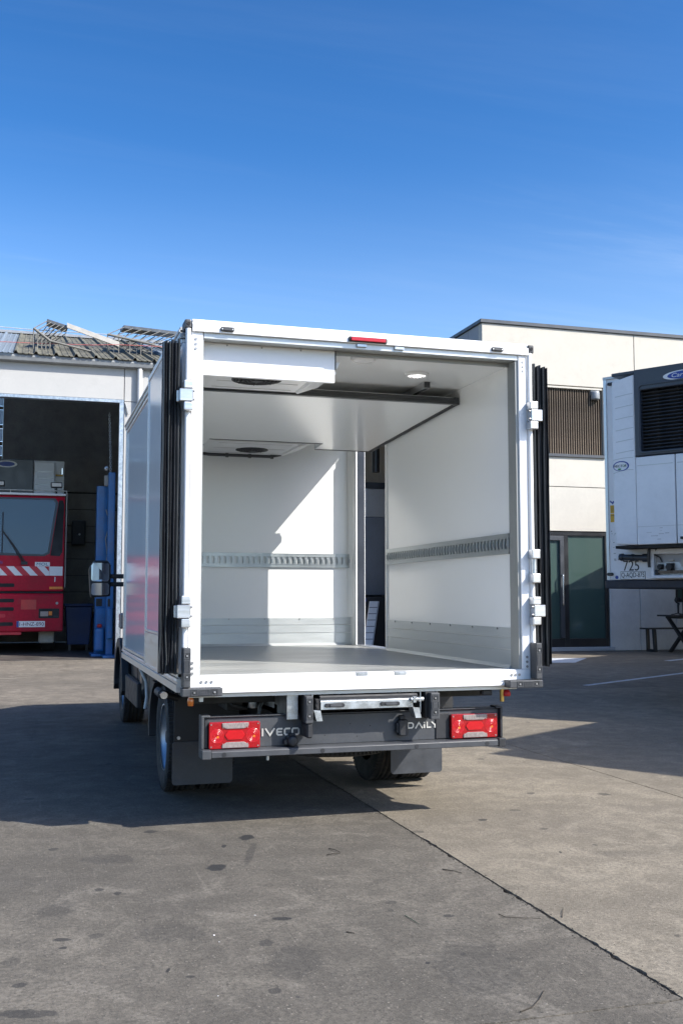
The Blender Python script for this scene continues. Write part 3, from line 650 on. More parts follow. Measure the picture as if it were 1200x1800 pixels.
# rear portal
hd = MB(); hd.prism([(-0.015,2.743),(-0.015,2.787),(0.0,2.792),(-0.008,2.806),(-0.004,2.813),(0.12,2.813),(0.12,2.742)], 'x', 0.038, 2.080)
hd.build('header', M['frame_white'], TK, 0.002)
hs = MB(); hs.box(0.104, 2.012, 0.004, 0.117, 2.712, 2.7415); hs.build('header_recess', M['alu_trim'], TK)
MB().box(0.099, 2.014, 0.095, 0.116, 2.690, 2.711).build('header_seal', M['gasket_wall'], TK)
pl = MB().box(0.035, 0.099, 0.0, 0.118, 0.853, 2.741); pl.build('post', M['frame_white'], TK, 0.003)
pr_ = MB().box(2.016, 2.072, 0.0, 0.118, 0.853, 2.741); pr_.build('post', M['frame_white'], TK, 0.003)
MB().box(2.0, 2.0155, 0.012, 0.119, 0.853, 2.711).build('post_trim', M['gasket_wall'], TK)
MB().box(0.0995, 0.106, 0.012, 0.119, 0.853, 2.711).build('post_trim', M['gasket_wall'], TK)
si = MB(); si.prism([(0.0,0.852),(0.0,0.79),(0.008,0.787),(0.008,0.781),(-0.012,0.778),(-0.012,0.762),(0.02,0.757),(0.118,0.757),(0.118,0.852)], 'x', 0.03, 2.075)
si.build('sill', M['frame_white'], TK, 0.0015)
MB().box(0.05, 1.985, 0.016, 0.10, 0.738, 0.7565).build('sill_beam', M['alu_trim'], TK)
for x in (1.02, 1.25):
    q = MB(); q.box(x-0.035, x+0.035, -0.004, 0.03, 0.838, 0.8555); q.box(x-0.012, x+0.03, -0.006, 0.0, 0.842, 0.852); q.build('door_catch', M['galv'], TK, 0.002)
    q = MB(); q.box(x-0.03, x+0.03, -0.01, 0.05, 2.722, 2.7405); q.build('door_catch', M['galv'], TK, 0.002)
for x, s in ((-0.004, 1), (2.076, 1)):
    k = MB(); k.box(x, x+0.038, -0.018, 0.10, 2.757, 2.808); cc = k.build('corner_cap', M['bumperrub'], TK, 0.010, 2)
    MB().cyl((x+0.021, -0.0205, 2.782), (x+0.021, -0.0185, 2.782), 0.010, n=14).build('hole', M['dark'], cc)
# hinge rods and hinges
for x in (0.017, 2.087):
    MB().cyl((x, -0.004, 0.80), (x, -0.004, 2.757), 0.0145, n=16).build('hinge_rod', M['frame_white'], TK)
def hinge(xs, z0, z1, out, leaf=True):
    h = MB(); H = z1-z0
    h.box(xs-0.026, xs+0.026, -0.056, 0.012, z0, z0+0.28*H); h.box(xs-0.026, xs+0.026, -0.056, 0.012, z1-0.28*H, z1)
    o = h.build('hinge', M['alu'], TK, 0.006, 2)
    k = MB()
    if leaf:
        k.box(min(xs-0.020, xs-0.020+out*0.03), max(xs+0.024, xs+0.024+out*0.03), -0.060, 0.0, z0+0.29*H, z1-0.29*H); k.box(xs+out*0.03, xs+out*0.06, -0.012, 0.0, z0+0.3*H, z1-0.3*H)
    else: k.cyl((xs, -0.022, z0+0.28*H), (xs, -0.022, z1-0.28*H), 0.017, n=14)
    k.build('hinge_leaf', M['alu'], o, 0.004)
    if leaf:
        for zz in (z0+0.36*H, z1-0.36*H): MB().cyl((xs-out*0.032, -0.05, zz), (xs-out*0.022, -0.05, zz), 0.007, n=10).build('bolt', M['screw'], o)
hinge(0.016, 2.294, 2.459, -1); hinge(0.016, 1.116, 1.287, -1)
hinge(2.090, 2.286, 2.454, 1); hinge(2.090, 1.363, 1.563, 1, False); hinge(2.090, 1.115, 1.281, 1)
# screws of the frame
scm = MB().cyl((0,0,0), (0,-0.004,0), 0.0075, n=12).mesh('screw')
for x in (0.060, 2.046):
    for z in (2.703, 2.675, 2.648, 0.925, 0.897, 0.869): link('screw', scm, M['screw'], TK, (x, 0, z))
for x in (0.110, 0.138, 0.166, 1.945, 1.97, 1.995): link('screw', scm, M['screw'], TK, (x, 0, 0.822))
# header lamps
for x in (0.194, 1.832):
    o = MB(); o.prism(rrect(x, x+0.076, 2.752, 2.776, 0.008), 'y', -0.026, -0.0155); o = o.build('marker_lamp', M['plastic'], TK, 0.002)
    MB().prism(rrect(x+0.016, x+0.060, 2.757, 2.771, 0.005), 'y', -0.029, -0.0265).build('lens', M['bumperrub'], o)
    for k in (0.009, 0.067): MB().cyl((x+k, -0.0265, 2.764), (x+k, -0.0285, 2.764), 0.0042, n=10).build('screw', M['letter'], o)
o = MB(); o.prism(rrect(0.936, 1.169, 2.747, 2.776, 0.006), 'y', -0.026, -0.0155); o = o.build('brake_lamp', M['plastic'], TK, 0.002)
MB().prism(rrect(0.948, 1.157, 2.751, 2.772, 0.005), 'y', -0.036, -0.0262).build('lens', M['red_lens2'], o, 0.002)
# rubber buffers at the corners
def buffer(x0, x1, z0, z1, vertical, deep=0.085):
    b = BOX('rubber_buffer', M['bumperrub'], TK, x0, x1, -deep, -0.002, z0, z1, bevel=0.006, seg=2)
    n = 2; L = (z1-z0) if vertical else (x1-x0)
    for f in (0.27, 0.80) if vertical else (0.30, 0.80):
        cx_, cz = ((x0+x1)/2, z0+f*L) if vertical else (x0+f*L, (z0+z1)/2)
        s = 0.017
        q = MB(); ring_prism(q, [(cx_-s,cz-s),(cx_+s,cz-s),(cx_+s,cz+s),(cx_-s,cz+s)], [(cx_-s+.003,cz-s+.003),(cx_+s-.003,cz-s+.003),(cx_+s-.003,cz+s-.003),(cx_-s+.003,cz+s-.003)], -deep-0.003, -deep-0.0005); q.build('recess_rim', M['bumperrub'], b)
        MB().cyl((cx_, -deep-0.002, cz), (cx_, -deep-0.0008, cz), 0.0095, n=12).build('bolt_hole', M['dark'], b)
        MB().box(cx_-0.005, cx_+0.005, -deep-0.0045, -deep-0.0021, cz-0.005, cz+0.005).build('bolt_head', M['screw'], b)
    if vertical: a = (x0+0.006, x1-0.006, z0+0.40*L, z0+0.68*L)
    else: a = (x0+0.42*L, x0+0.68*L, z0+0.008, z1-0.008)
    q = MB(); ring_prism(q, [(a[0],a[2]),(a[1],a[2]),(a[1],a[3]),(a[0],a[3])], [(a[0]+.003,a[2]+.003),(a[1]-.003,a[2]+.003),(a[1]-.003,a[3]-.003),(a[0]+.003,a[3]-.003)], -deep-0.003, -deep-0.0005); 
    for k in range(5):
        u = a[0]+0.008+(a[1]-a[0]-0.016)*k/4; wv = a[2]+0.008+(a[3]-a[2]-0.016)*k/4
        if vertical: q.box(a[0]+0.007, a[1]-0.007, -deep-0.0025, -deep-0.0005, wv-0.0025, wv+0.0025)
        else: q.box(u-0.0025, u+0.0025, -deep-0.0025, -deep-0.0005, a[2]+0.006, a[3]-0.006)
    q.build('moulded_mark', M['bumperrub'], b)
    return b
buffer(0.0, 0.040, 0.800, 1.010, True); buffer(-0.004, 0.212, 0.752, 0.796, False)
buffer(2.064, 2.102, 0.800, 1.010, True); buffer(1.893, 2.106, 0.752, 0.796, False)
buffer(0.680, 0.722, 0.586, 0.735, True, 0.05); buffer(1.415, 1.470, 0.584, 0.735, True, 0.05)
tb('buffer_block', M['plastic'], 0.688, 0.722, -0.045, 0.09, 0.505, 0.585, bevel=0.008); tb('buffer_bracket', M['chassis'], 0.683, 0.718, -0.001, 0.14, 0.587, 0.736); tb('buffer_bracket', M['chassis'], 1.40, 1.465, -0.001, 0.14, 0.587, 0.736)
tb('buffer_bracket', M['galv'], 1.472, 1.478, 0.0, 0.2, 0.60, 0.737)
# folded rear doors: leaf, skin panels, rubber lips at the hinge edge
def rear_door(s, x0):
    # s: -1 left, +1 right; x0 body side
    xo = x0 + s*0.065
    d = BOX('rear_door', M['white_side'], TK, x0, xo, 0.055, 1.02, 0.872, 2.682, bevel=0.004)
    e = MB()
    for y in ((1.000, 1.024), (0.056, 0.075)): e.box(xo-s*0.004, xo+s*0.006, y[0], y[1], 0.868, 2.686)
    e.box(xo-s*0.004, xo+s*0.005, 0.076, 0.999, 2.655, 2.686); e.box(xo-s*0.004, xo+s*0.005, 0.076, 0.999, 1.066, 1.082)
    e.build('door_profile', M['alu'], d, 0.002)
    MB().box(xo+s*0.0005, xo+s*0.004, 0.08, 0.996, 0.876, 1.062).build('door_kick_plate', M['alu'], d)
    # lips
    for k, (u, wd, y0, y1, zt, zb) in enumerate(((0.004,0.015,0.012,0.06,0.012,0.0),(0.026,0.010,0.0,0.05,-0.005,0.012),(0.042,0.013,0.01,0.055,0.004,0.006),(0.060,0.009,-0.004,0.05,-0.01,0.010),(0.074,0.012,0.006,0.06,-0.004,0.0),(0.089,0.007,-0.002,0.05,-0.012,0.014))):
        l_ = MB(); xa = x0 + s*u; n = 26; vs = []; fs = []
        for i in range(n+1):
            z = 0.865+zb + (2.69+zt-0.865-zb)*i/n; j = 0.0006*math.sin(i*1.3+k*2)+0.0008*math.sin(i*0.5+k)
            if z < 1.15 and s < 0: j += 0.003*math.sin(z*23+k*1.7)
            vs += [(xa+j, y1, z), (xa+j, y0+0.006, z), (xa+j+s*wd*0.5, y0, z), (xa+j+s*wd, y0+0.006, z), (xa+j+s*wd, y1, z)]
        for i in range(n):
            for q in range(4): fs.append((i*5+q, i*5+q+1, i*5+5+q+1, i*5+5+q))
        fs += [(0,1,2,3,4), tuple(n*5+q for q in range(5))]
        l_.add(vs, fs); l_.build('seal_lip', M['lip'] if k in (0, 3) else M['rubber'], d)
    MB().box(x0+s*0.001, x0+s*0.10, 0.045, 0.054, 0.868, 2.684).build('seal_backing', M['navy'], d)
    return d
rear_door(-1, -0.018); rear_door(1, 2.118)
# open side door folded back along the right side
sd = tb('side_door', M['white_side'], 2.125, 2.19, 1.55, 2.44, 0.87, 2.66); MB().box(2.114, 2.16, 2.441, 2.54, 0.85, 2.80).box(2.1015, 2.1235, 2.38, 2.4405, 0.85, 2.80).build('seal_or_sun_stop', M['rubber'], sd)  # unseen rubber blocks added past the door edge to trim the sun patch
# side door opening: jambs, seals, sill
tb('door_jamb', M['alu'], 2.004, 2.0775, 3.262, 3.284, FZ+0.004, 2.672)
tb('seal_or_sun_stop', M['navy'], 2.018, 2.083, 3.245, 3.261, FZ+0.004, 2.625); tb('jamb_edge', M['frame_white'], 2.0838, 2.092, 3.243, 3.262, FZ+0.004, 2.625)
tb('jamb_edge', M['frame_white'], 2.003, 2.0175, 3.243, 3.2615, FZ+0.004, 2.625)
tb('door_jamb', M['frame_white'], 1.999, 2.012, 2.395, 2.432, FZ+0.004, 2.70); tb('seal_or_sun_stop', M['navy'], 2.013, 2.10, 2.421, 2.436, FZ+0.004, 2.785)
tb('door_sill', M['alu'], 2.006, 2.112, 2.437, 3.242, FZ-0.03, FZ+0.008)
# cargo rails (airline plates with stamped slots)
def slot_rail(name, along, a0, a1, pos, z0, z1, sgn):
    """steel strip with a row of open slots; along 'x' (on the front wall) or 'y' (on the side wall)"""
    mb = MB(); H = z1-z0; t = 0.010
    def B(u0, u1, d0, d1, q0, q1):
        if along == 'x': mb.box(u0, u1, pos-d1, pos-d0, q0, q1)
        else: mb.box(pos-d1, pos-d0, u0, u1, q0, q1)
    B(a0, a1, t, t+0.004, z0, z0+0.24*H); B(a0, a1, t, t+0.004, z1-0.24*H, z1)
    B(a0, a1, 0.001, t+0.008, z0+0.20*H, z0+0.225*H); B(a0, a1, 0.001, t+0.008, z1-0.225*H, z1-0.20*H)
    B(a0, a1, 0.0005, t+0.006, z0-0.003, z0+0.02*H); B(a0, a1, 0.0005, t+0.006, z1-0.02*H, z1+0.003)
    pitch = 0.0508; n = int((a1-a0)/pitch)
    for i in range(n+1):
        u = a0 + i*pitch; u1 = min(u+0.026, a1)
        B(u, u1, t-0.004, t+0.0045, z0+0.24*H, z1-0.24*H)
        m_ = (u+u1)/2; B(m_-0.006, m_+0.006, t+0.0046, t+0.010, z0+0.36*H, z1-0.36*H)
    r = mb.build(name, M['rail'], TK)
    mb = MB(); B(a0, a1, 0.0002, 0.0012, z0+0.2*H, z1-0.2*H); mb.build('slot_backing', M['alu_trim'], r)
    return r
slot_rail('cargo_rail', 'x', 0.095, 1.995, 3.40, 1.546, 1.664, 1)
slot_rail('cargo_rail', 'y', 0.125, 2.392, 2.01, 1.546, 1.664, 1)
def kick(along, a0, a1, pos):
    mb = MB(); zz = [(0.853,0.96),(0.964,1.03),(1.034,1.094)]
    for k, (q0, q1) in enumerate(zz):
        d = 0.006+0.0012*(k % 2)
        if along == 'x': mb.box(a0, a1, pos-d, pos-0.0003, q0, q1)
        else: mb.box(pos-d, pos-0.0003, a0, a1, q0, q1)
    o = mb.build('kick_plate', M['alu_kick'], TK)
    n = 6
    for i in range(n):
        u = a0 + (a1-a0)*(i+0.5)/n
        if along == 'x': MB().cyl((u, pos-0.006, 1.085), (u, pos-0.011, 1.085), 0.006, n=8).build('screw', M['screw'], o)
        else: MB().cyl((pos-0.006, u, 1.085), (pos-0.011, u, 1.085), 0.006, n=8).build('screw', M['screw'], o)
kick('x', 0.092, 2.003, 3.40); kick('y', 0.124, 2.394, 2.01)
cv = MB(); cv.prism([(3.392,0.851),(3.372,0.851),(3.392,0.872)], 'x', 0.1, 2.0); cv.build('floor_cove', M['alu_kick'], TK)
cv = MB(); cv.prism([(2.003,0.851),(1.983,0.851),(2.003,0.872)], 'y', 0.125, 2.39); cv.build('floor_cove', M['alu_kick'], TK)
cnr = MB(); cnr.prism([(2.009,3.399),(1.972,3.399),(2.009,3.362)], 'z', 1.10, CZ-0.003); cnr.build('corner_cove', M['white_in'], TK)
# hoisted bulkhead panel under the ceiling, with a notch round the evaporator
def bz(y): return 2.606 - 0.040*(y-0.9)
bh = MB()
out = [(0.105,0.93),(1.975,0.93),(1.975,2.80),(1.50,2.80),(1.50,2.54),(0.56,2.54),(0.56,2.80),(0.105,2.80)]
n = len(out)
bh.add([(x, y, bz(y)) for x, y in out] + [(x, y, bz(y)+0.05) for x, y in out], [tuple(range(n))[::-1], tuple(range(n, 2*n))] + [(i, (i+1) % n, n+(i+1) % n, n+i) for i in range(n)])
bhp = bh.build('bulkhead', M['white_in'], TK)
q = MB(); q.box(0.108, 1.972, 0.885, 0.929, 2.600, 2.642); q.box(0.108, 1.972, 0.880, 0.8849, 2.606, 2.618); q.box(0.108, 1.972, 0.880, 0.8849, 2.626, 2.638); q.box(1.973, 2.004, 0.88, 0.94, 2.596, 2.645); q.build('front_profile', M['bulk'], bhp)
q = MB()
for x0, x1, z in ((1.976, 1.990, 0), (1.9905, 2.002, -0.006)):
    q.add([(x0,0.945,bz(0.945)-0.004+z),(x1,0.945,bz(0.945)-0.004+z),(x1,2.80,bz(2.8)-0.004+z),(x0,2.80,bz(2.8)-0.004+z),(x0,0.945,bz(0.945)+0.045),(x1,0.945,bz(0.945)+0.045),(x1,2.80,bz(2.8)+0.045),(x0,2.80,bz(2.8)+0.045)], [(0,3,2,1),(4,5,6,7),(0,1,5,4),(1,2,6,5),(2,3,7,6),(3,0,4,7)])
q.build('side_profile', M['bulk'], bhp)
q = MB(); z2 = bz(2.8)
for x0, x1 in ((0.106, 0.558), (1.502, 1.974)): q.box(x0, x1, 2.801, 2.815, z2-0.004, z2+0.05)
q.box(0.548, 0.559, 2.545, 2.80, bz(2.67)-0.005, z2+0.05) if False else None
z3 = bz(2.54); q.box(0.561, 1.499, 2.541, 2.549, z3-0.004, z3+0.046)
q.build('rear_profile', M['bulk'], bhp)
tr = MB(); ring_prism(tr, rrect(1.682,1.726,2.661,2.7035,0.003), rrect(1.688,1.720,2.667,2.698,0.002), 0.715, 2.75); o = tr.build('ceiling_track', M['alu'], TK)
MB().box(1.684, 1.724, 0.709, 0.7145, 2.663, 2.702).build('end_cap', M['bulk'], o); MB().box(1.690,1.718,0.73,2.74,2.6605,2.6618).build('track_slot', M['dark'], o)
# evaporators with fans
def evaporator(x0, x1, y0, y1, z0, fx, fy, fr, pipe):
    e_ = MB(); e_.prism([(x0,z0+0.10),(x0+0.02,z0+0.02),(x0+0.10,z0),(x1-0.16,z0),(x1-0.02,z0+0.06),(x1,z0+0.10)], 'y', y0, y1)
    o = e_.build('evaporator', M['unit'], TK, 0.008, 2)
    f = MB(); f.lathe([(fr+0.012,0.0),(fr+0.012,-0.006),(fr,-0.008),(fr,0.0)], (fx, fy, z0), 'z', 32); f.build('fan_ring', M['plastic'], o)
    f = MB(); f.lathe([(0.0001,-0.0015),(fr,-0.0015)], (fx, fy, z0), 'z', 32); f.build('fan_opening', M['dark'], o)
    f = MB()
    for rr_ in (0.25, 0.42, 0.6, 0.78, 0.92): f.lathe([(fr*rr_-0.003,-0.006),(fr*rr_+0.003,-0.006),(fr*rr_+0.003,-0.010),(fr*rr_-0.003,-0.010),(fr*rr_-0.003,-0.006)], (fx, fy, z0), 'z', 32)
    for k in range(8):
        a = k*math.pi/4+0.2; f.tube([(fx+0.02*math.cos(a), fy+0.02*math.sin(a), z0-0.009), (fx+fr*math.cos(a+0.5), fy+fr*math.sin(a+0.5), z0-0.009)], 0.003, 5)
    f.cyl((fx, fy, z0-0.014), (fx, fy, z0-0.004), 0.03, n=16); f.build('fan_guard', M['plastic'], o)
    MB().prism([(x1-0.165,z0-0.002),(x1-0.02,z0+0.05),(x1-0.015,z0+0.035),(x1-0.15,z0-0.014)], 'y', y0+0.03, y1-0.03).build('air_deflector', M['unit'], o, 0.003)
    for k in range(3): MB().box(x0+0.13, x1-0.2, y0+0.05+k*(y1-y0-0.12)/2, y0+0.053+k*(y1-y0-0.12)/2, z0-0.003, z0-0.0004).build('panel_groove', M['alu_trim'], o)
    if pipe:
        p_ = MB(); p_.tube([(x0+0.02, y1+0.02, z0+0.05), (x0+0.05, y1+0.03, z0+0.0), (x0+0.15, y1+0.03, z0-0.012), (x1-0.25, y1+0.03, z0-0.012), (x1-0.14, y1+0.02, z0+0.01), (x1-0.10, y1, z0+0.05)], 0.014, 10)
        for k in range(3): p_.cyl((x0+0.3+k*0.2, y1+0.03, z0-0.012), (x0+0.325+k*0.2, y1+0.03, z0-0.012), 0.020, n=12)
        p_.build('coolant_pipe', M['bumperrub'], o)
    return o
evaporator(0.108, 0.93, 0.125, 0.60, 2.555, 0.46, 0.27, 0.135, False)
evaporator(0.52, 1.46, 2.56, 3.22, 2.525, 0.99, 2.95, 0.125, True)
fa = tb('fascia_panel', M['frame_white'], 0.1065, 0.884, 0.088, 0.115, 2.522, 2.7115, bevel=0.002)
MB().box(0.8845, 0.893, 0.090, 0.117, 2.60, 2.711).build('edge_strip', M['bulk'], fa)
for x in (0.25, 0.45, 0.68): MB().cyl((x, 0.088, 2.70), (x, 0.084, 2.70), 0.005, n=8).build('screw', M['screw'], fa)
# ceiling lamps
for x, y, on in ((1.55, 0.50, True), (1.092, 0.19, False)):
    o = MB(); o.lathe([(0.0,0.0),(0.075,0.0),(0.073,-0.012),(0.062,-0.020),(0.055,-0.014)], (x, y, CZ-0.001), 'z', 32); o = o.build('ceiling_lamp', M['frame_white'], TK)
    MB().lathe([(0.0001,-0.019),(0.04,-0.019),(0.055,-0.014)], (x, y, CZ-0.001), 'z', 28).build('lens', M['led'] if on else M['frame_white'], o)
    if on:
        for k in range(9):
            a = k*2*math.pi/9; r_ = 0.034; MB().cyl((x+r_*math.cos(a), y+r_*math.sin(a), CZ-0.0205), (x+r_*math.cos(a), y+r_*math.sin(a), CZ-0.023), 0.006, n=8).build('led', M['clear_lens'], o)
# chassis
for x in (0.60, 1.42): tb('chassis_rail', M['chassis'], x, x+0.08, 0.30, 6.2, 0.48, 0.66)
for y in (0.55, 1.9, 2.8, 3.8): tb('cross_member', M['chassis'], 0.685, 1.415, y, y+0.08, 0.52, 0.62)
for y in (0.35, 0.9, 1.9, 2.5, 3.1): tb('floor_bearer', M['chassis'], 0.12, 1.98, y, y+0.06, 0.67, 0.755)
tb('rear_axle', M['chassis'], 0.5, 1.6, 1.38, 1.49, 0.29, 0.41, bevel=0.03); MB().lathe([(0.0,-0.16),(0.10,-0.14),(0.17,-0.05),(0.18,0.05),(0.10,0.15),(0,0.16)], (1.05,1.435,0.36), 'y', 20).build('differential', M['chassis'], TK)
# galvanised tunnel for the step, plus pipes and hoses seen below the sill
tn = MB(); tn.box(0.60, 0.662, 0.06, 0.9, 0.60, 0.735); tn.box(0.735, 0.742, 0.03, 0.7, 0.62, 0.735); tn.box(1.378, 1.386, 0.03, 0.7, 0.62, 0.735); tn.box(0.742,1.378,0.10,0.7,0.62,0.626); tn.build('step_tunnel', M['galv'], TK)
pl_ = MB(); pl_.add([(0.50,0.75,0.735),(0.655,0.22,0.735),(0.655,0.22,0.62),(0.50,0.75,0.66)], [(0,1,2,3)]); pl_.add([(0.49,0.75,0.735),(0.645,0.22,0.735),(0.645,0.22,0.62),(0.49,0.75,0.66)], [(3,2,1,0)]); pl_.build('splash_plate', M['galv'], TK)
MB().tube([(0.585,0.55,0.735),(0.57,0.5,0.69),(0.53,0.45,0.63),(0.52,0.42,0.56)], 0.012).build('hose', M['galv'], TK)
hb = MB(); hb.lathe([(0.0,-0.05),(0.035,-0.045),(0.02,0.0),(0.012,0.05)], (0.50,0.5,0.67), 'z', 12); hb.box(0.45,0.54,0.48,0.52,0.68,0.70); hb.build('pipe_fitting', M['galv'], TK)
hb = MB(); hb.box(0.36,0.46,0.6,0.9,0.60,0.74); hb.box(0.30,0.36,0.7,0.8,0.64,0.72); hb.tube([(0.34,0.6,0.70),(0.38,0.5,0.64),(0.46,0.5,0.62),(0.5,0.55,0.66)],0.012); hb.build('valve_block', M['chassis'], TK, 0.006)
# fold-out step
st = MB(); st.prism([(-0.02,0.655),(-0.02,0.702),(-0.012,0.708),(0.20,0.708),(0.20,0.70),(-0.008,0.70),(-0.008,0.655)], 'x', 0.772, 1.318); stp = st.build('step', M['galv'], TK, 0.0015)
td = MB(); td.box(0.772, 1.352, -0.006, 0.22, 0.7085, 0.722)
for k in range(22): td.prism([(-0.004+k*0.010,0.7222),(0.001+k*0.010,0.730),(0.003+k*0.010,0.730),(0.0055+k*0.010,0.7222)], 'x', 0.775, 1.35)
td.build('tread', M['plastic'], stp)
for x in (0.795, 1.120):
    MB().prism(rrect(x, x+0.115, 0.668, 0.690, 0.010), 'y', -0.030, -0.0205).build('handle', M['plastic'], stp, 0.002)
    MB().prism(rrect(x+0.028, x+0.095, 0.672, 0.686, 0.006), 'y', -0.036, -0.0305).build('handle_grip', M['bumperrub'], stp, 0.001)
for x, s in ((0.742, 1), (1.325, 1)):
    lg = MB(); lg.prism([(x-0.012,0.655),(x+0.028,0.652),(x+0.040,0.594),(x+0.005,0.594)], 'y', -0.03, -0.024); lg.prism([(x-0.012,0.655),(x+0.002,0.655),(x+0.014,0.594),(x+0.005,0.594)], 'y', -0.0235, 0.05); lg.build('folding_leg', M['galv'], stp, 0.001)
hx = MB(); hx.cyl((1.30,-0.03,0.70),(1.375,-0.03,0.70),0.013,n=12); hx.box(1.31,1.33,-0.045,-0.01,0.682,0.716); hx.box(1.345,1.36,-0.042,-0.015,0.686,0.712); hx.build('hinge_bolt', M['galv'], stp, 0.002)
hx = MB(); hx.box(0.744,0.766,-0.015,0.06,0.655,0.715); hx.cyl((0.755,-0.02,0.70),(0.755,-0.015,0.70),0.008,n=10); hx.cyl((0.755,-0.02,0.672),(0.755,-0.015,0.672),0.008,n=10); hx.build('hinge_bracket', M['chassis'], stp, 0.002)
# rear bumper with lamps and lettering
bm_ = MB(); bm_.box(0.135, 1.908, 0.100, 0.112, 0.452, 0.616); bm_.prism([(0.112,0.616),(0.088,0.620),(0.088,0.626),(0.150,0.626),(0.150,0.616)], 'x', 0.15, 1.89)
bm_.prism([(0.112,0.452),(0.045,0.447),(0.036,0.440),(0.036,0.409),(0.06,0.405),(0.112,0.410)], 'x', 0.175, 1.872)
bump = bm_.build('bumper', M['bumper'], TK, 0.002)
for x0, x1 in ((0.124, 0.1735), (1.8735, 1.918)):
    c_ = MB(); c_.box(x0, x1, 0.030, 0.155, 0.402, 0.452); c_.box(x0, x0+0.016 if x0 < 1 else x1, 0.072, 0.155, 0.4525, 0.632) if x0 < 1 else c_.box(x1-0.016, x1, 0.072, 0.155, 0.4525, 0.632); c_.box(x0, x1, 0.072, 0.155, 0.6215, 0.634)
    c_.build('bumper_end', M['bumper'] if x0 < 1 else M['plastic'], bump, 0.005, 2)
for x in (0.245, 0.80, 1.36, 1.80): MB().cyl((x, 0.0365, 0.425), (x, 0.0345, 0.425), 0.0125, n=18).build('cover_cap', M['plastic'], bump)
def lamp(x0, x1, z0, z1, flip):
    L = x1-x0; H = z1-z0
    o = MB().prism(rrect(x0, x1, z0, z1, 0.010), 'y', 0.066, 0.0995).build('tail_lamp', M['red_lens'], TK, 0.004, 2)
    MB().prism([(x0+.36*L,z0+.33*H),(x0+.64*L,z0+.33*H),(x0+.70*L,z0+.5*H),(x0+.64*L,z0+.67*H),(x0+.36*L,z0+.67*H),(x0+.30*L,z0+.5*H)], 'y', 0.061, 0.0665).build('reflector', M['red_lens2'], o, 0.002)
    for za, zb_ in ((z1-0.004, z1-0.25*H), (z0+0.004, z0+0.25*H)):
        MB().prism([(x0+.25*L,za),(x0+.77*L,za),(x0+.77*L,za+(zb_-za)*0.55),(x0+.68*L,zb_),(x0+.34*L,zb_),(x0+.25*L,za+(zb_-za)*0.55)], 'y', 0.060, 0.0665).build('clear_lens', M['clear_lens'], o, 0.002)
        q = MB()
        for k in range(14):
            u = x0+(.27+.48*k/13)*L; q.box(u-0.002, u+0.002, 0.0592, 0.0598, min(za,zb_)+0.004 if za > zb_ else min(za,zb_)+0.003, max(za,zb_)-0.006)
        q.build('lens_rib', M['clear_lens'], o)
    for cx_ in (x0+.15*L, x0+.86*L):
        rg = MB()
        for q_ in (0.012, 0.020, 0.028, 0.036): rg.lathe([(q_-0.003,0.0),(q_-0.001,-0.0014),(q_+0.001,-0.0014),(q_+0.003,0.0)], (cx_, 0.0662, z0+.48*H), 'y', 28)
        rg.build('lens_ring', M['red_lens2'], o)
        MB().lathe([(0.0001,-0.0010),(0.007,-0.0008)], (cx_+0.006, 0.0657, z0+.44*H), 'y', 12).build('bulb', M['orange_lens'], o)
    for x in (x0+0.012, x1-0.012):
        for z in (z0+0.012, z1-0.012): MB().cyl((x, 0.0655, z), (x, 0.0635, z), 0.004, n=8).build('screw', M['screw'], o)
    return o
lamp(0.166, 0.450, 0.452, 0.596, 1); lamp(1.588, 1.880, 0.455, 0.595, -1)
tb('lamp_tray', M['plastic'], 0.143, 0.163, 0.085, 0.0995, 0.455, 0.61)
tb('lamp_tray', M['plastic'], 1.50, 1.585, 0.092, 0.0995, 0.455, 0.60)
def word(name, letters, x0, z0, h, y0, y1):
    for ch_, (cx_, wd) in letters:
        mb = MB(); t_ = h*0.21; a, b, c, d = x0+cx_, x0+cx_+wd, z0, z0+h; m_ = (a+b)/2; k = t_/2; r_ = h*0.25
        if ch_ == 'I': ribbon(mb, [(m_, c), (m_, d)], t_*1.1, y0, y1)
        elif ch_ == 'V': ribbon(mb, [(a, d), (m_, c+k), (b, d)], t_, y0, y1)
        elif ch_ == 'E': ribbon(mb, [(b, d-k), (a+r_, d-k), (a+k, d-r_), (a+k, c+r_), (a+r_, c+k), (b, c+k)], t_, y0, y1); ribbon(mb, [(a+t_, (c+d)/2), (b-k, (c+d)/2)], t_*0.9, y0+0.0003, y1)
        elif ch_ == 'C': ribbon(mb, [(b, d-k), (a+r_, d-k), (a+k, d-r_), (a+k, c+r_), (a+r_, c+k), (b, c+k)], t_, y0, y1)
        elif ch_ == 'O': ribbon(mb, [(a+r_, c+k), (b-r_, c+k), (b-k, c+r_), (b-k, d-r_), (b-r_, d-k), (a+r_, d-k), (a+k, d-r_), (a+k, c+r_)], t_, y0, y1, True)
        elif ch_ == 'D': ribbon(mb, [(a+k, c+k), (b-r_*1.3, c+k), (b-k, c+r_*1.2), (b-k, d-r_*1.2), (b-r_*1.3, d-k), (a+k, d-k)], t_, y0, y1, True)
        elif ch_ == 'A': ribbon(mb, [(a, c), (m_, d-k), (b, c)], t_, y0, y1)
        elif ch_ == 'i': ribbon(mb, [(m_, c), (m_, c+h*0.62)], t_*1.2, y0, y1); ribbon(mb, [(m_, c+h*0.78), (m_, d)], t_*1.2, y0, y1)
        elif ch_ == 'L': ribbon(mb, [(a+k, d), (a+k, c+k), (b, c+k)], t_, y0, y1)
        elif ch_ == 'Y': ribbon(mb, [(a, d), (m_, c+h*0.45), (b, d)], t_, y0, y1); ribbon(mb, [(m_, c), (m_, c+h*0.40)], t_, y0+0.0003, y1)
        mb.build('letter', M['letter'], bump)
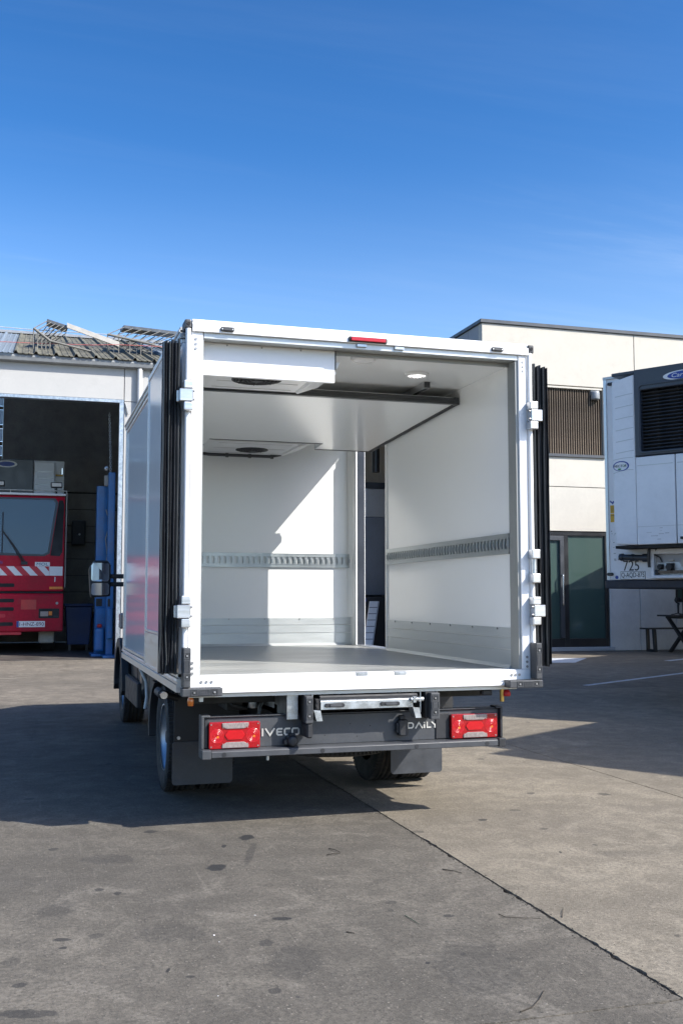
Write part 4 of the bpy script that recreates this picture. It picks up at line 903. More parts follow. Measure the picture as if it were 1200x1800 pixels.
word('logo', (('I',(0.0,0.012)),('V',(0.022,0.052)),('E',(0.084,0.036)),('C',(0.128,0.036)),('O',(0.172,0.046))), 0.464, 0.508, 0.042, 0.0955, 0.0999)
word('logo', (('D',(0.0,0.040)),('A',(0.050,0.044)),('i',(0.099,0.012)),('L',(0.119,0.028)),('Y',(0.150,0.042))), 1.325, 0.519, 0.036, 0.0955, 0.0999)
sk_ = MB(); sk_.lathe([(0.0,-0.065),(0.02,-0.065),(0.029,-0.058),(0.032,-0.03),(0.035,-0.005),(0.035,0.0)], (0.632,0.098,0.482), 'y', 24); sk_.box(0.585,0.61,0.055,0.098,0.462,0.49); sk_.box(0.615,0.65,0.06,0.098,0.51,0.521)
sk_.build('trailer_socket', M['plastic'], TK, 0.003)
sk_ = MB(); sk_.prism(rrect(1.262,1.318,0.485,0.575,0.01), 'y', 0.06, 0.0995); sk_.box(1.25,1.27,0.07,0.099,0.50,0.56); sk_.box(1.27,1.30,0.065,0.099,0.5755,0.60); sk_.build('number_lamp', M['plastic'], TK, 0.004)
for x, z in ((0.98,0.56),(1.10,0.545),(0.83,0.50),(1.02,0.488),(1.18,0.50)): MB().cyl((x,0.0998,z),(x,0.099,z),0.0035,n=8).build('hole', M['dark'], bump)
# mudguards and flaps
for s, x0, x1 in ((1, 0.092, 0.475), (-1, 1.540, 1.905)):
    f = MB(); f.prism(rrect(x0, x1, 0.105, 0.372, 0.02, 3), 'y', 0.998, 1.006); fl = f.build('mudflap', M['flap'], TK)
    xg0, xg1 = (0.105, 0.52) if s > 0 else (1.55, 1.995)
    g_ = MB(); g_.box(xg0, xg1, 1.012, 1.022, 0.33, 0.70); gd = g_.build('mudguard_back', M['plastic'], TK)
    for x in (x0+0.04, x1-0.16): MB().cyl((x, 1.012, 0.395), (x, 1.002, 0.395), 0.011, n=10).build('bolt', M['galv'], gd)
    ar = MB(); n = 22; vs = []; fs = []
    xa, xb = (0.105, 0.52) if s > 0 else (1.58, 1.995)
    for i in range(n+1):
        a = R(-12 + 200*i/n); 
        for r_ in (0.425, 0.432):
            yy, zz = 1.455 - r_*math.cos(a), 0.36 + r_*math.sin(a); zz = min(zz, 0.70 + (r_-0.425)); vs += [(xa, yy, zz), (xb, yy, zz)]
    for i in range(n):
        b = 4*i; fs += [(b, b+1, b+5, b+4), (b+2, b+6, b+7, b+3), (b, b+4, b+6, b+2), (b+1, b+3, b+7, b+5)]
    fs += [(0,2,3,1), (4*n, 4*n+1, 4*n+3, 4*n+2)]
    ar.add(vs, fs); ar.build('mudguard', M['plastic'], TK)
    lp = MB(); rr2 = []
    for i in range(12):
        a = R(150+40*i/11)
    xx = 0.050 if s > 0 else 2.05
    cr = MB(); cr.prism([(1.455-0.432*math.cos(R(a)), min(0.705,0.36+0.432*math.sin(R(a)))) for a in range(92, 190, 8)] + [(1.455-0.37*math.cos(R(a)), 0.36+0.355*math.sin(R(a))*0.98) for a in range(188, 90, -8)], 'x', xx-0.012, xx+0.05 if s > 0 else xx+0.004); cr.build('mudguard_lip', M['plastic'], TK)
# wheels
def wheel(name, cx_, cy, r, wd, s, dual, parent):
    """s=-1 outer face towards -x"""
    o = None; n = 40
    def tyre(c0, nm, par):
        h = wd/2
        pf = [(r*0.60,-h*0.82),(r*0.72,-h*0.98),(r*0.88,-h),(r*0.955,-h*0.92),(r*0.985,-h*0.78),(r*0.99,-h*0.6)]
        for u in (-0.5,-0.18,0.18,0.5): pf += [(r,(u-0.10)*h*1.0),(r,(u+0.10)*h),(r*0.975,(u+0.105)*h),(r*0.975,(u+0.20)*h)] if u < 0.5 else [(r,(u-0.10)*h),(r,(u+0.10)*h)]
        pf += [(r*0.99,h*0.66),(r*0.985,h*0.78),(r*0.955,h*0.92),(r*0.88,h),(r*0.72,h*0.98),(r*0.60,h*0.82)]
        m = MB(); m.lathe(pf, (c0, cy, r), 'x', n)
        for k in range(n*2):
            a = 2*math.pi*k/(n*2); c_, s_ = math.cos(a), math.sin(a)
            for u0, u1 in ((-0.93,-0.64),(0.64,0.93)):
                d = 0.010
                p = lambda rad, ang, u: (c0+u*h, cy+rad*math.cos(ang), r+rad*math.sin(ang))
                a2 = a+0.045; r1 = r*0.965; r2 = r*0.999
                m.add([p(r1,a,u0),p(r1,a2,u0),p(r1,a2,u1),p(r1,a,u1),p(r2*0.993,a,u0),p(r2*0.993,a2,u0),p(r2,a2,u1),p(r2,a,u1)], [(4,5,6,7),(0,1,5,4),(1,2,6,5),(2,3,7,6),(3,0,4,7)])
        return m.build(nm, M['tyre'], par)
    w_ = MB()
    ax = cx_ + s*wd/2
    w_.lathe([(r*0.60, -s*wd*0.82/2 if False else -s*0.0),(r*0.625,0.0),(r*0.63,-s*0.012),(r*0.585,-s*0.022),(r*0.56,-s*0.06),(r*0.52,-s*0.10),(r*0.40,-s*0.115),(r*0.30,-s*0.095),(r*0.18,-s*0.09),(0.0001,-s*0.09)], (ax - s*0.014, cy, r), 'x', 36)
    w_ = w_.build(name, M['rim'], parent)
    for k in range(6):
        a = k*math.pi/3; MB().cyl((ax-s*0.108, cy+r*0.24*math.cos(a), r+r*0.24*math.sin(a)), (ax-s*0.08, cy+r*0.24*math.cos(a), r+r*0.24*math.sin(a)), 0.014, n=6).build('wheel_nut', M['galv'], w_)
    for k in range(8):
        a = k*math.pi/4+0.2; MB().cyl((ax-s*0.124, cy+r*0.45*math.cos(a), r+r*0.45*math.sin(a)), (ax-s*0.112, cy+r*0.45*math.cos(a), r+r*0.45*math.sin(a)), 0.020, n=12).build('hand_hole', M['dark'], w_)
    MB().cyl((ax-s*0.13, cy, r), (ax-s*0.03, cy, r), r*0.15, r*0.11, n=20).build('hub', M['chassis'], w_)
    tyre(cx_, 'tyre', w_)
    if dual: tyre(cx_-s*(wd+0.025), 'tyre', w_)
    return w_
wheel('wheel', 0.180, 1.435, 0.35, 0.205, -1, True, TK); wheel('wheel', 1.915-0.1, 1.435, 0.35, 0.205, 1, True, TK)
wheel('wheel', 0.255, 5.40, 0.35, 0.215, -1, False, TK); wheel('wheel', 1.845, 5.40, 0.35, 0.215, 1, False, TK)
# spare wheel slung flat under the tail
spw = MB(); spw.lathe([(0.20,-0.08),(0.27,-0.1),(0.31,-0.1),(0.345,-0.08),(0.348,-0.05),(0.338,-0.048),(0.338,-0.04),(0.35,-0.038),(0.35,-0.004),(0.338,-0.002),(0.338,0.006),(0.35,0.008),(0.348,0.05),(0.345,0.08),(0.31,0.1),(0.27,0.1),(0.20,0.08)], (1.03, 0.62, 0.44), 'z', 56)
for k in range(80):
    a = 2*math.pi*k/80
    for h0, h1 in ((-0.086,-0.05),(0.012,0.05)):
        p = lambda rad, ang, u: (1.03+rad*math.cos(ang), 0.62+rad*math.sin(ang), 0.44+u)
        spw.add([p(0.345,a,h0),p(0.345,a+0.045,h0),p(0.345,a+0.045,h1),p(0.345,a,h1),p(0.357,a,h0),p(0.357,a+0.045,h0),p(0.357,a+0.045,h1),p(0.357,a,h1)], [(4,5,6,7),(0,1,5,4),(1,2,6,5),(2,3,7,6),(3,0,4,7)])
spw.build('spare_tyre', M['tyre'], TK)
sb = MB(); sb.lathe([(0.0001,-0.03),(0.05,-0.025),(0.075,-0.005),(0.085,0.02)], (0.50,0.20,0.425), 'z', 24); sb.build('jacking_cup', M['galv'], TK)
MB().cyl((0.51,0.14,0.37),(0.51,0.14,0.41),0.008,n=8).build('drain_plug', M['galv'], TK)
# small fittings
o = MB(); o.lathe([(0.0,-0.03),(0.016,-0.028),(0.018,0.0),(0.012,0.02)], (0.058,0.03,0.722), 'z', 14); o.build('side_marker', M['orange_lens'], TK)
MB().box(0.105,0.125,0.02,0.05,0.715,0.737).build('marker_bracket', M['galv'], TK)
o = MB(); o.box(1.78,1.84,0.05,0.10,0.70,0.735); o.build('plug', M['plastic'], TK, 0.008)
va = MB(); va.cyl((1.90,0.04,0.665),(1.90,0.04,0.737),0.013,n=12); va = va.build('drain_valve', M['brass'], TK)
MB().lathe([(0.0,-0.02),(0.022,-0.018),(0.024,0.0),(0.012,0.02),(0,0.02)], (1.926,0.03,0.715), 'z', 14).build('valve_knob', M['redknob'], va)
o = MB(); o.cyl((-0.02,0.62,0.705),(-0.02,0.82,0.705),0.028,n=16); o.cyl((-0.02,0.605,0.705),(-0.02,0.6195,0.705),0.024,n=16); o.tube([(-0.02,0.78,0.70),(0.04,0.80,0.68),(0.10,0.82,0.66)],0.02); o.build('outline_lamp_arm', M['plastic'], TK)
MB().cyl((-0.02,0.55,0.705),(-0.02,0.604,0.705),0.021,n=16).build('outline_lamp', M['steel'], TK)
MB().tube([(0.10,3.25,0.76),(0.115,3.22,0.68),(0.16,3.18,0.58),(0.165,3.16,0.45),(0.15,3.15,0.36)], 0.014).build('drain_hose', M['pipe'], TK)
tb('battery_box', M['plastic'], 0.18, 0.58, 2.15, 3.30, 0.36, 0.70, bevel=0.02); tb('tank', M['plastic'], 1.52, 1.95, 2.2, 3.4, 0.34, 0.70, bevel=0.04)
# cab
prof_c = [(3.68,0.46),(3.68,1.0),(3.66,1.6),(3.70,2.25),(3.95,2.36),(4.55,2.38),(5.05,2.30),(5.75,1.58),(6.35,1.28),(6.52,1.05),(6.58,0.62),(6.50,0.36),(5.87,0.34),(5.84,0.50),(5.74,0.68),(5.58,0.80),(5.40,0.835),(5.22,0.80),(5.06,0.68),(4.96,0.50),(4.93,0.34),(3.75,0.36)]
cb = MB(); cb.prism(prof_c, 'x', 0.172, 1.928); cbo = cb.build('cab', M['cab'], TK, 0.05, 3)
for v in cbo.data.vertices:
    if v.co.y > 4.3: v.co.x = 1.05 + (v.co.x-1.05)*(1-0.10*(v.co.y-4.3)/2.2)
for x, s in ((0.168, -1), (1.932, 1)):
    MB().prism([(4.05,1.45),(4.05,2.18),(4.85,2.20),(5.35,1.72),(5.35,1.45)], 'x', x-0.004, x+0.004).build('side_window', M['cabglass'], cbo)
    MB().prism([(3.98,0.52),(3.98,0.53),(4.86,0.53),(4.90,0.52)], 'x', x-0.002, x+0.003).build('door_seam', M['dark'], cbo)
    MB().prism([(3.975,0.42),(3.975,2.2),(3.985,2.2),(3.985,0.42)], 'x', x-0.0015, x+0.004).build('door_seam', M['dark'], cbo)
    MB().box(x-0.03, x+0.01, 4.02, 4.22, 1.22, 1.27).build('door_handle', M['plastic'], cbo, 0.008)
    ar = [(5.40+0.50*math.cos(R(a)), 0.36+0.50*math.sin(R(a))) for a in range(-8, 190, 9)] + [(5.40+0.41*math.cos(R(a)), 0.36+0.41*math.sin(R(a))) for a in range(188, -10, -9)]
    MB().prism(ar, 'x', x-0.062 if s < 0 else x-0.01, x+0.01 if s < 0 else x+0.062).build('wheel_arch', M['plastic'], cbo, 0.006)
    MB().prism([(3.72,0.30),(3.72,0.52),(4.90,0.52),(4.86,0.30)], 'x', x-0.03, x+0.02).build('sill_trim', M['plastic'], cbo, 0.01)
ws = MB(); ws.add([(0.22,5.09,2.285),(1.88,5.09,2.285),(1.92,5.75,1.60),(0.18,5.75,1.60)], [(0,1,2,3)]); ws.build('windscreen', M['cabglass'], cbo)
MB().box(0.3,1.8,6.50,6.60,0.42,0.78).build('front_bumper', M['plastic'], cbo, 0.03, 2); MB().box(0.5,1.6,6.50,6.57,0.86,1.06).build('grille', M['plastic'], cbo, 0.02)
for x in (0.2, 1.65): MB().box(x, x+0.25, 6.42, 6.54, 0.92, 1.10).build('headlamp', M['clear_lens'], cbo, 0.02)
def mirror(x0, x1, s):
    m_ = MB(); m_.prism([(x0+(0.02 if s < 0 else 0),1.275),(x1,1.285),(x1,1.60),(x1-0.03,1.645),(x0+0.05,1.645),(x0,1.56)] if s < 0 else [(x0,1.285),(x1-0.02,1.275),(x1,1.56),(x1-0.05,1.645),(x0+0.03,1.645),(x0,1.60)], 'y', 4.985, 5.13)
    o = m_.build('wing_mirror', M['plastic'], TK, 0.025, 3)
    mg = MB().prism(rrect(x0+0.022, x1-0.016, 1.435, 1.622, 0.03), 'y', 4.978, 4.9845).build('mirror_glass', M['mirror'], o)
    for v in mg.data.vertices: v.co.y -= 0.055*(1.622-v.co.z)*2.0 - 0.02; v.co.y = min(v.co.y, 4.9845)
    MB().prism(rrect(x0+0.026, x1-0.016, 1.298, 1.418, 0.025), 'y', 4.978, 4.9845).build('mirror_glass', M['mirror'], o)
    xb = 0.18 if s < 0 else 1.92
    for z in (1.465, 1.385):
        MB().box(min(xb, x1-0.02) if s < 0 else xb, max(xb, x1-0.02) if s < 0 else x0+0.02, 5.03, 5.09, z, z+0.045).build('mirror_arm', M['plastic'], o, 0.008)
mirror(-0.224, -0.010, -1); mirror(2.11, 2.32, 1)
# ------------------------------------------------------------ refrigerated trailers, parked in a row
TA = math.atan2(-0.847, 0.532)
def trailer(loc, label, full, group='refrigerated trailers parked in a row'):
    t = thing('refrigerated_trailer', label, 'trailer', (loc[0], loc[1], 0), TA, group, local=True)
    Wd, L, zb, zt = 2.60, 13.4, 1.49, 4.06
    b = MB().box(0, Wd, 0.0, L, zb, zt).build('body', M['trailer'], t, 0.02, 2)
    f = MB(); f.box(-0.03, Wd+0.03, -0.02, L+0.02, 1.385, 1.487); f.build('lower_beam', M['navybeam'], t, 0.01)
    f = MB(); f.box(-0.006, 0.035, -0.012, 0.06, 1.49, 4.07); f.box(Wd-0.035, Wd+0.006, -0.012, 0.06, 1.49, 4.07); f.build('corner_profile', M['alu'], t, 0.004)
    f = MB(); f.box(-0.012, Wd+0.012, -0.015, L+0.01, 4.045, 4.085); f.build('roof_profile', M['alu_trim'], t, 0.006)
    # running gear
    for x in (0.45, Wd-0.6): BOX('chassis_rail', M['chassis'], t, x, x+0.15, 1.2, L-0.3, 1.02, 1.38)
    for x in (0.5, Wd-0.62):
        q = MB(); q.box(x, x+0.12, 2.75, 2.87, 0.45, 1.3); q.box(x+0.02, x+0.10, 2.77, 2.85, 0.06, 0.45); q.box(x-0.08, x+0.2, 2.68, 2.94, 0.004, 0.06); q.build('landing_leg', M['chassis'], t, 0.006)
    for yy in (8.6, 9.9, 11.2):
        BOX('axle', M['chassis'], t, 0.3, Wd-0.3, yy-0.06, yy+0.06, 0.46, 0.58)
        for x in (0.08, Wd-0.46):
            m = MB(); m.lathe([(0.28,0),(0.44,0.01),(0.50,0.05),(0.515,0.1),(0.515,0.28),(0.50,0.33),(0.44,0.37),(0.28,0.38)], (x, yy, 0.515), 'x', 32); m = m.build('wheel', M['tyre'], t)
            MB().lathe([(0.28,0.02),(0.25,0.05),(0.2,0.16),(0.0001,0.16)], (x, yy, 0.515), 'x', 24).build('rim', M['rim'], m)
    # fridge unit
    u0, u1, yd = 0.30, 2.30, -0.36
    side = MB(); side.prism([(u0,1.915),(u0-0.02,2.2),(u0-0.015,3.93),(u0+0.28,3.99),(u0+0.28,1.905)], 'y', yd, -0.014); sd_ = side.build('unit_side', M['unit'], t, 0.02, 2)
    side = MB(); side.prism([(u1-0.28,1.905),(u1-0.28,3.99),(u1+0.015,3.93),(u1+0.02,2.2),(u1,1.915)], 'y', yd, -0.014); side.build('unit_side', M['unit'], t, 0.02, 2)
    top = MB(); xa, xb = u0+0.288, u1-0.288
    gx0, gx1, gz0, gz1 = xa+0.075, xb-0.075, 3.03, 3.775
    ring_prism(top, [(xa,2.975),(xb,2.975),(xb,4.035),(xa,4.035)], [(gx0,gz0),(gx1,gz0),(gx1,gz1),(gx0,gz1)], yd-0.02, -0.014)
    tp_ = top.build('grille_surround', M['unitdark'], t, 0.012, 2)
    BOX('top_cap', M['unitdark'], t, u0-0.015, xa-0.004, yd, -0.014, 3.995, 4.035, bevel=0.006); BOX('top_cap', M['unitdark'], t, xb+0.004, u1+0.015, yd, -0.014, 3.995, 4.035, bevel=0.006)
    BOX('condenser', M['dark'], t, gx0-0.01, gx1+0.01, yd+0.13, yd+0.15, gz0-0.01, gz1+0.01)
    if full:
        sm = MB().prism([(yd+0.03,0.0),(yd+0.035,0.012),(yd+0.075,-0.006),(yd+0.07,-0.016)], 'x', gx0, gx1).mesh('slat'); sm.materials.append(M['slat'])
        for k in range(17): link('slat', sm, None, t, (0, 0, gz0+0.03+k*0.0425))
        BOX('grille_post', M['slat'], t, gx0+0.16, gx0+0.18, yd+0.08, yd+0.11, gz0, gz1); BOX('grille_post', M['slat'], t, gx0+0.42, gx0+0.44, yd+0.08, yd+0.11, gz0, gz1)
        q = MB(); ring_prism(q, rrect(gx0-0.035,gx1+0.035,gz0-0.03,gz1+0.075,0.06), rrect(gx0-0.012,gx1+0.012,gz0-0.008,gz1+0.05,0.05), yd-0.032, yd-0.0205); q.build('grille_rim', M['unitdark'], t, 0.004)
        for k in range(6):
            z = 3.73 - k*0.14
            MB().prism([(u0+0.03,z),(u0+0.20,z+0.018),(u0+0.26,z+0.02),(u0+0.26,z+0.028),(u0+0.20,z+0.026),(u0+0.03,z+0.008)], 'y', yd-0.0035, yd-0.0005).build('groove', M['alu_trim'], sd_)
    low = []
    for x0, x1 in ((xa, xa+0.485), (xa+0.497, xa+0.96), (xa+0.972, xb)):
        lo = MB().box(x0, x1, yd-0.012, -0.014, 1.905, 2.965).build('unit_door', M['unit'], t, 0.012, 2)
        if full:
            MB().box(x0+0.02, x1-0.02, yd-0.0145, yd-0.0125, 2.855, 2.864).build('groove', M['alu_trim'], lo); MB().box(x0+0.004, x1-0.004, yd-0.0140, yd-0.0125, 2.118, 2.124).build('groove', M['alu_trim'], lo)
    BOX('unit_gap', M['dark'], t, u0+0.283, u1-0.283, yd+0.02, -0.03, 1.92, 2.97)
    BOX('drip_tray', M['dark'], t, u0-0.02, u1+0.02, yd+0.03, -0.015, 1.868, 1.903)
    if full:
        lg = MB().prism(ellipse(1.20, 3.895, 0.235, 0.055), 'y', yd-0.030, yd-0.0205).build('badge', M['whitefilm'], t)
        MB().prism(ellipse(1.21, 3.894, 0.190, 0.045), 'y', yd-0.033, yd-0.0302).build('badge_field', M['blueprint'], lg)
        link('badge_text', text_mesh('Carrier', 1.07, 1.35, 3.873, 3.922, yd-0.0345, yd-0.0332, 0.25), M['whitefilm'], lg)
        # side badge
        vb = MB(); ring_prism(vb, ellipse(0.39, 2.875, 0.105, 0.062, 36), ellipse(0.385, 2.873, 0.092, 0.052, 36), yd-0.004, yd-0.0006); vb.build('badge_ring', M['blueprint'], sd_)
        link('badge_text', text_mesh('VECT', 0.295, 0.405, 2.862, 2.892, yd-0.004, yd-0.0008, 0.2), M['print'], sd_); link('badge_text', text_mesh('O', 0.408, 0.433, 2.862, 2.892, yd-0.004, yd-0.0008, 0.2), M['greenprint'], sd_); link('badge_text', text_mesh('R', 0.437, 0.460, 2.862, 2.892, yd-0.004, yd-0.0008, 0.2), M['print'], sd_)
        MB().prism(ellipse(0.37, 2.838, 0.022, 0.010, 16), 'y', yd-0.004, yd-0.0007).build('badge_leaf', M['greenprint'], sd_)
        for z0, c0 in ((2.79, 0.02), (2.955, 0.0)):
            q = MB(); pts = [(0.29+0.26*i/10, z0+0.035*math.sin(i/10*2.2)*(1 if z0 < 2.9 else 0.5)) for i in range(11)]; ribbon(q, pts, 0.007, yd-0.0035, yd-0.0006); q.build('groove', M['alu_trim'], sd_)
        # stickers and marks on the front wall strip
        y0, y1 = -0.0025, -0.0004
        def st(name, x0, x1, z0, z1, m, parent=t, d=0.0): return MB().box(x0, x1, y0-d, y1-d, z0, z1).build(name, m, parent)
        st('yellow_sticker', 0.055, 0.145, 2.335, 2.435, M['yellow']); st('yellow_sticker', 0.055, 0.145, 2.222, 2.328, M['yellow'])
        for k in range(5): st('print_line', 0.065, 0.135, 2.352+0.015*k, 2.355+0.015*k, M['print'], t, 0.0022)
        st('print_line', 0.065, 0.12, 2.300, 2.308, M['print'], t, 0.0022)
        q = MB(); ribbon(q, [(0.055,2.49),(0.09,2.46),(0.10,2.48),(0.14,2.455)], 0.018, y0, y1); q.build('blue_sticker', M['blueprint'], t)
        random.seed(3)
        for k in range(26):
            x = random.uniform(0.05, 0.20); z = random.uniform(1.72, 2.16); st('scuff', x, x+random.uniform(0.01,0.03), z, z+random.uniform(0.004,0.012), M['screw'])
        for z0 in (3.985, 1.565):
            o = MB().prism(rrect(0.055 if z0 > 2 else 0.0, 0.145 if z0 > 2 else 0.09, z0-0.02, z0+0.02, 0.018), 'y', -0.022, -0.013).build('marker_lamp', M['plastic'], t, 0.003); 
            MB().box(0.08 if z0 > 2 else 0.025, 0.12 if z0 > 2 else 0.065, -0.025, -0.0222, z0-0.006, z0+0.006).build('lens', M['bumperrub'], o)
        tu = MB(); tu.cyl((0.205,-0.075,1.775),(0.575,-0.075,1.757),0.036,n=16)
        for k, r_ in ((0.02,0.047),(0.16,0.044),(0.31,0.05)): tu.cyl((0.205+k,-0.075,1.774-k*0.05),(0.235+k+(0.05 if k > 0.3 else 0),-0.075,1.773-k*0.05),r_,n=16)
        tu.box(0.26,0.29,-0.07,-0.013,1.75,1.79); tu.box(0.48,0.51,-0.07,-0.013,1.74,1.78); tu.build('document_tube', M['unitdark'], t)
        link('fleet_number', text_mesh('725', 0.215, 0.425, 1.605, 1.735, y0, y1), M['print'], t)
        pt = st('number_plate', 0.175, 0.505, 1.497, 1.598, M['print']); MB().box(0.180, 0.500, y0-0.002, y0-0.0003, 1.502, 1.593).build('plate_field', M['plate'], pt)
        link('plate_text', text_mesh('Q-AQD-875', 0.188, 0.492, 1.512, 1.584, y0-0.0035, y0-0.0022), M['print'], pt)
        MB().cyl((0.125,-0.004,1.525),(0.125,-0.0005,1.525),0.022,n=18).build('round_sticker', M['blueprint'], t)
        # connection recess
        rc = MB(); ring_prism(rc, [(0.615,1.505),(1.95,1.505),(1.95,1.862),(0.615,1.862)], [(0.66,1.54),(1.92,1.54),(1.92,1.80),(0.66,1.80)], -0.10, -0.013); r_ = rc.build('connection_box', M['trailer'], t, 0.006)
        BOX('back_plate', M['galv'], r_, 0.655, 1.925, -0.02, -0.0135, 1.535, 1.805)
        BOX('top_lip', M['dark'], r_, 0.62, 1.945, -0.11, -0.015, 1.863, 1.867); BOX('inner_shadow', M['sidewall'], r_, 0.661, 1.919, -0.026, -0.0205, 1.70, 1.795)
        for x, z, rr_, m_ in ((0.72,1.645,0.030,M['plastic']),(0.84,1.64,0.045,M['plastic']),(1.02,1.69,0.04,M['weathwhite']),(1.15,1.65,0.03,M['plastic']),(1.35,1.66,0.04,M['redknob']),(1.6,1.66,0.04,M['plastic'])):
            c_ = MB(); c_.cyl((x,-0.02,z),(x,-0.085,z),rr_,rr_*0.85,n=16); c_.box(x-rr_*1.1,x+rr_*1.1,-0.035,-0.021,z-rr_*1.1,z+rr_*1.1); c_.build('coupling', m_, r_, 0.003)
        MB().box(0.82,0.89,-0.055,-0.021,1.715,1.73).build('bracket', M['weathwhite'], r_)
        MB().box(0.69,1.9,-0.07,-0.03,1.565,1.60).build('wood_bar', M['timber'], r_); MB().box(0.663,0.70,-0.075,-0.03,1.555,1.61).build('bar_end', M['plastic'], r_)
        ho = MB(); ho.tube([(0.615,-0.12,1.865),(0.612,-0.13,1.80),(0.605,-0.12,1.72),(0.608,-0.11,1.64)], 0.018, 10); ho.tube([(0.70,-0.10,1.87),(0.68,-0.09,1.83),(0.655,-0.08,1.80),(0.72,-0.05,1.76),(0.74,-0.04,1.70)], 0.009, 8); ho.build('hose', M['rubber'], t)
        BOX('catch', M['plastic'], t, 1.125, 1.20, yd-0.03, yd-0.0125, 1.955, 1.985, bevel=0.004)
        for k in range(7):
            a = random.uniform(0.7,0.95); z = random.uniform(1.96,2.1); MB().box(a,a+random.uniform(0.02,0.09),yd-0.0135,yd-0.0122,z,z+random.uniform(0.003,0.008)).build('scratch', M['screw'], t)
    return t
trailer((6.2, 6.0), 'white refrigerated trailer with dark grille and blue oval badge at the right edge', True)
trailer((6.91, 3.26), 'white refrigerated trailer just outside the right edge, beside the visible one', False)
trailer((6.44, -0.49), 'white refrigerated trailer outside the right edge, nearest of the row', False)
trailer((13.25, 14.3), 'added white refrigerated trailer outside the right edge, shading the building wall', False)  # unseen trailer put in to shade the lower office wall

# ------------------------------------------------------------ picnic table, bench, camera stand
pt = thing('picnic_table', 'black metal table with crossed legs standing before the building wall', 'table', (14.000, 15.05, 0))
tt = MB()
for k in range(5): tt.box(13.160, 15.1, 14.62+k*0.175, 14.62+k*0.175+0.168, 0.835, 0.872)
tt.build('table_top', M['blackframe'], pt, 0.004)
BOX('apron', M['blackframe'], pt, 13.300, 15.0, 14.75, 15.35, 0.79, 0.834)
for x in (13.380, 14.8):
    for a, b in ((14.52, 15.48), (15.48, 14.52)):
        q = MB(); d = 0.05 if b > a else -0.05; xx = x if b > a else x+0.072
        q.prism([(a-0.05,0.004),(a+0.05,0.004),(b+0.05-(b-a)*0.08,0.79),(b-0.05-(b-a)*0.08,0.79)], 'x', xx, xx+0.07); q.build('leg', M['blackframe'], pt, 0.004)
bn = thing('bench', 'long low black bench behind the crossed-leg table', 'bench', (13.900, 15.8, 0))
q = MB(); q.box(13.020,15.1,15.66,15.82,0.525,0.56); q.box(13.020,15.1,15.83,16.0,0.525,0.56); q.build('seat', M['blackframe'], bn, 0.004)
for x in (13.180, 14.8):
    q = MB(); q.prism([(15.66,0.524),(15.74,0.524),(15.70,0.06),(15.92,0.06),(15.94,0.524),(16.0,0.524),(15.985,0.004),(15.62,0.004)], 'x', x, x+0.07); q.build('leg', M['blackframe'], bn, 0.003)
gm = thing('camera_gimbal', 'small black camera gimbal standing on the picnic table', 'gimbal', (13.400, 15.0, 0.872))
q = MB()
for a in (0.2, 2.3, 4.4): q.tube([(13.400,15.0,0.91),(13.400+0.16*math.cos(a),15.0+0.16*math.sin(a),0.878)], 0.010, 6)
q.build('tripod', M['plastic'], gm)
q = MB(); q.cyl((13.400,15.0,0.90),(13.400,15.0,1.10),0.022,0.026,n=14); q.cyl((13.400,15.0,1.10),(13.420,15.0,1.14),0.03,n=14); q.build('grip', M['plastic'], gm)
q = MB(); q.tube([(13.420,15.0,1.13),(13.350,15.0,1.16),(13.320,15.0,1.21),(13.350,15.0,1.26)], 0.018, 8); q.box(13.340,13.490,14.96,15.03,1.19,1.27); q.cyl((13.450,14.96,1.235),(13.450,14.92,1.235),0.028,n=14); q.box(13.470,13.510,14.97,15.02,1.17,1.20); q.build('head', M['plastic'], gm, 0.004)

# ------------------------------------------------------------ red tug truck inside the bay
RT = thing('tug_truck', 'faded red tug truck with striped bumper standing inside the open bay', 'truck', (-1.24, 19.0, 0))
fy = 19.0; xr = -0.03; xl = -2.45; xm = (xr+xl)/2
def rb_(name, m, *a, bevel=0.006, seg=1, p=None): return BOX(name, m, p or RT, *a, bevel=bevel, seg=seg)
up = MB(); up.prism([(fy,1.41),(fy,2.22),(fy+0.10,3.50),(fy+0.16,3.60),(fy+1.75,3.60),(fy+1.85,1.41)], 'x', xl, xr); cab_ = up.build('cab', M['red'], RT, 0.03, 2)
lw = MB(); lw.prism([(fy-0.05,0.50),(fy-0.05,1.30),(fy-0.02,1.36),(fy+1.5,1.36),(fy+1.5,0.9),(fy+0.8,0.55),(fy+0.6,0.50)], 'x', xl, xr); lw.build('bumper', M['red'], RT, 0.03, 2)
rb_('lower_strip', M['redsign'], xl+0.1, -0.93, fy-0.07, fy+0.02, 0.43, 0.495); rb_('cab_gap', M['dark'], xl+0.03, xr-0.03, fy+0.02, fy+1.4, 1.365, 1.405)
def sy(z): return fy + max(0, (z-2.22))/1.28*0.10
rm_ = rb_('roof_edge', M['whitefilm'], xl-0.01, xr+0.01, fy+0.09, fy+1.8, 3.605, 3.655)
ra = MB(); ra.tube([(xl,fy+0.15,3.72),(xr+0.03,fy+0.15,3.72)],0.014); ra.tube([(xr+0.03,fy+0.15,3.72),(xr+0.03,fy+1.5,3.72)],0.014)
for x in (xl+0.2, xm, xr+0.03): ra.tube([(x,fy+0.15,3.63),(x,fy+0.15,3.72)],0.012)
ra.tube([(xr+0.035,fy+0.15,3.70),(xr+0.035,fy+0.12,3.0),(xr+0.03,fy+0.1,1.5)],0.011); ra.build('roof_rail', M['weathwhite'], RT)
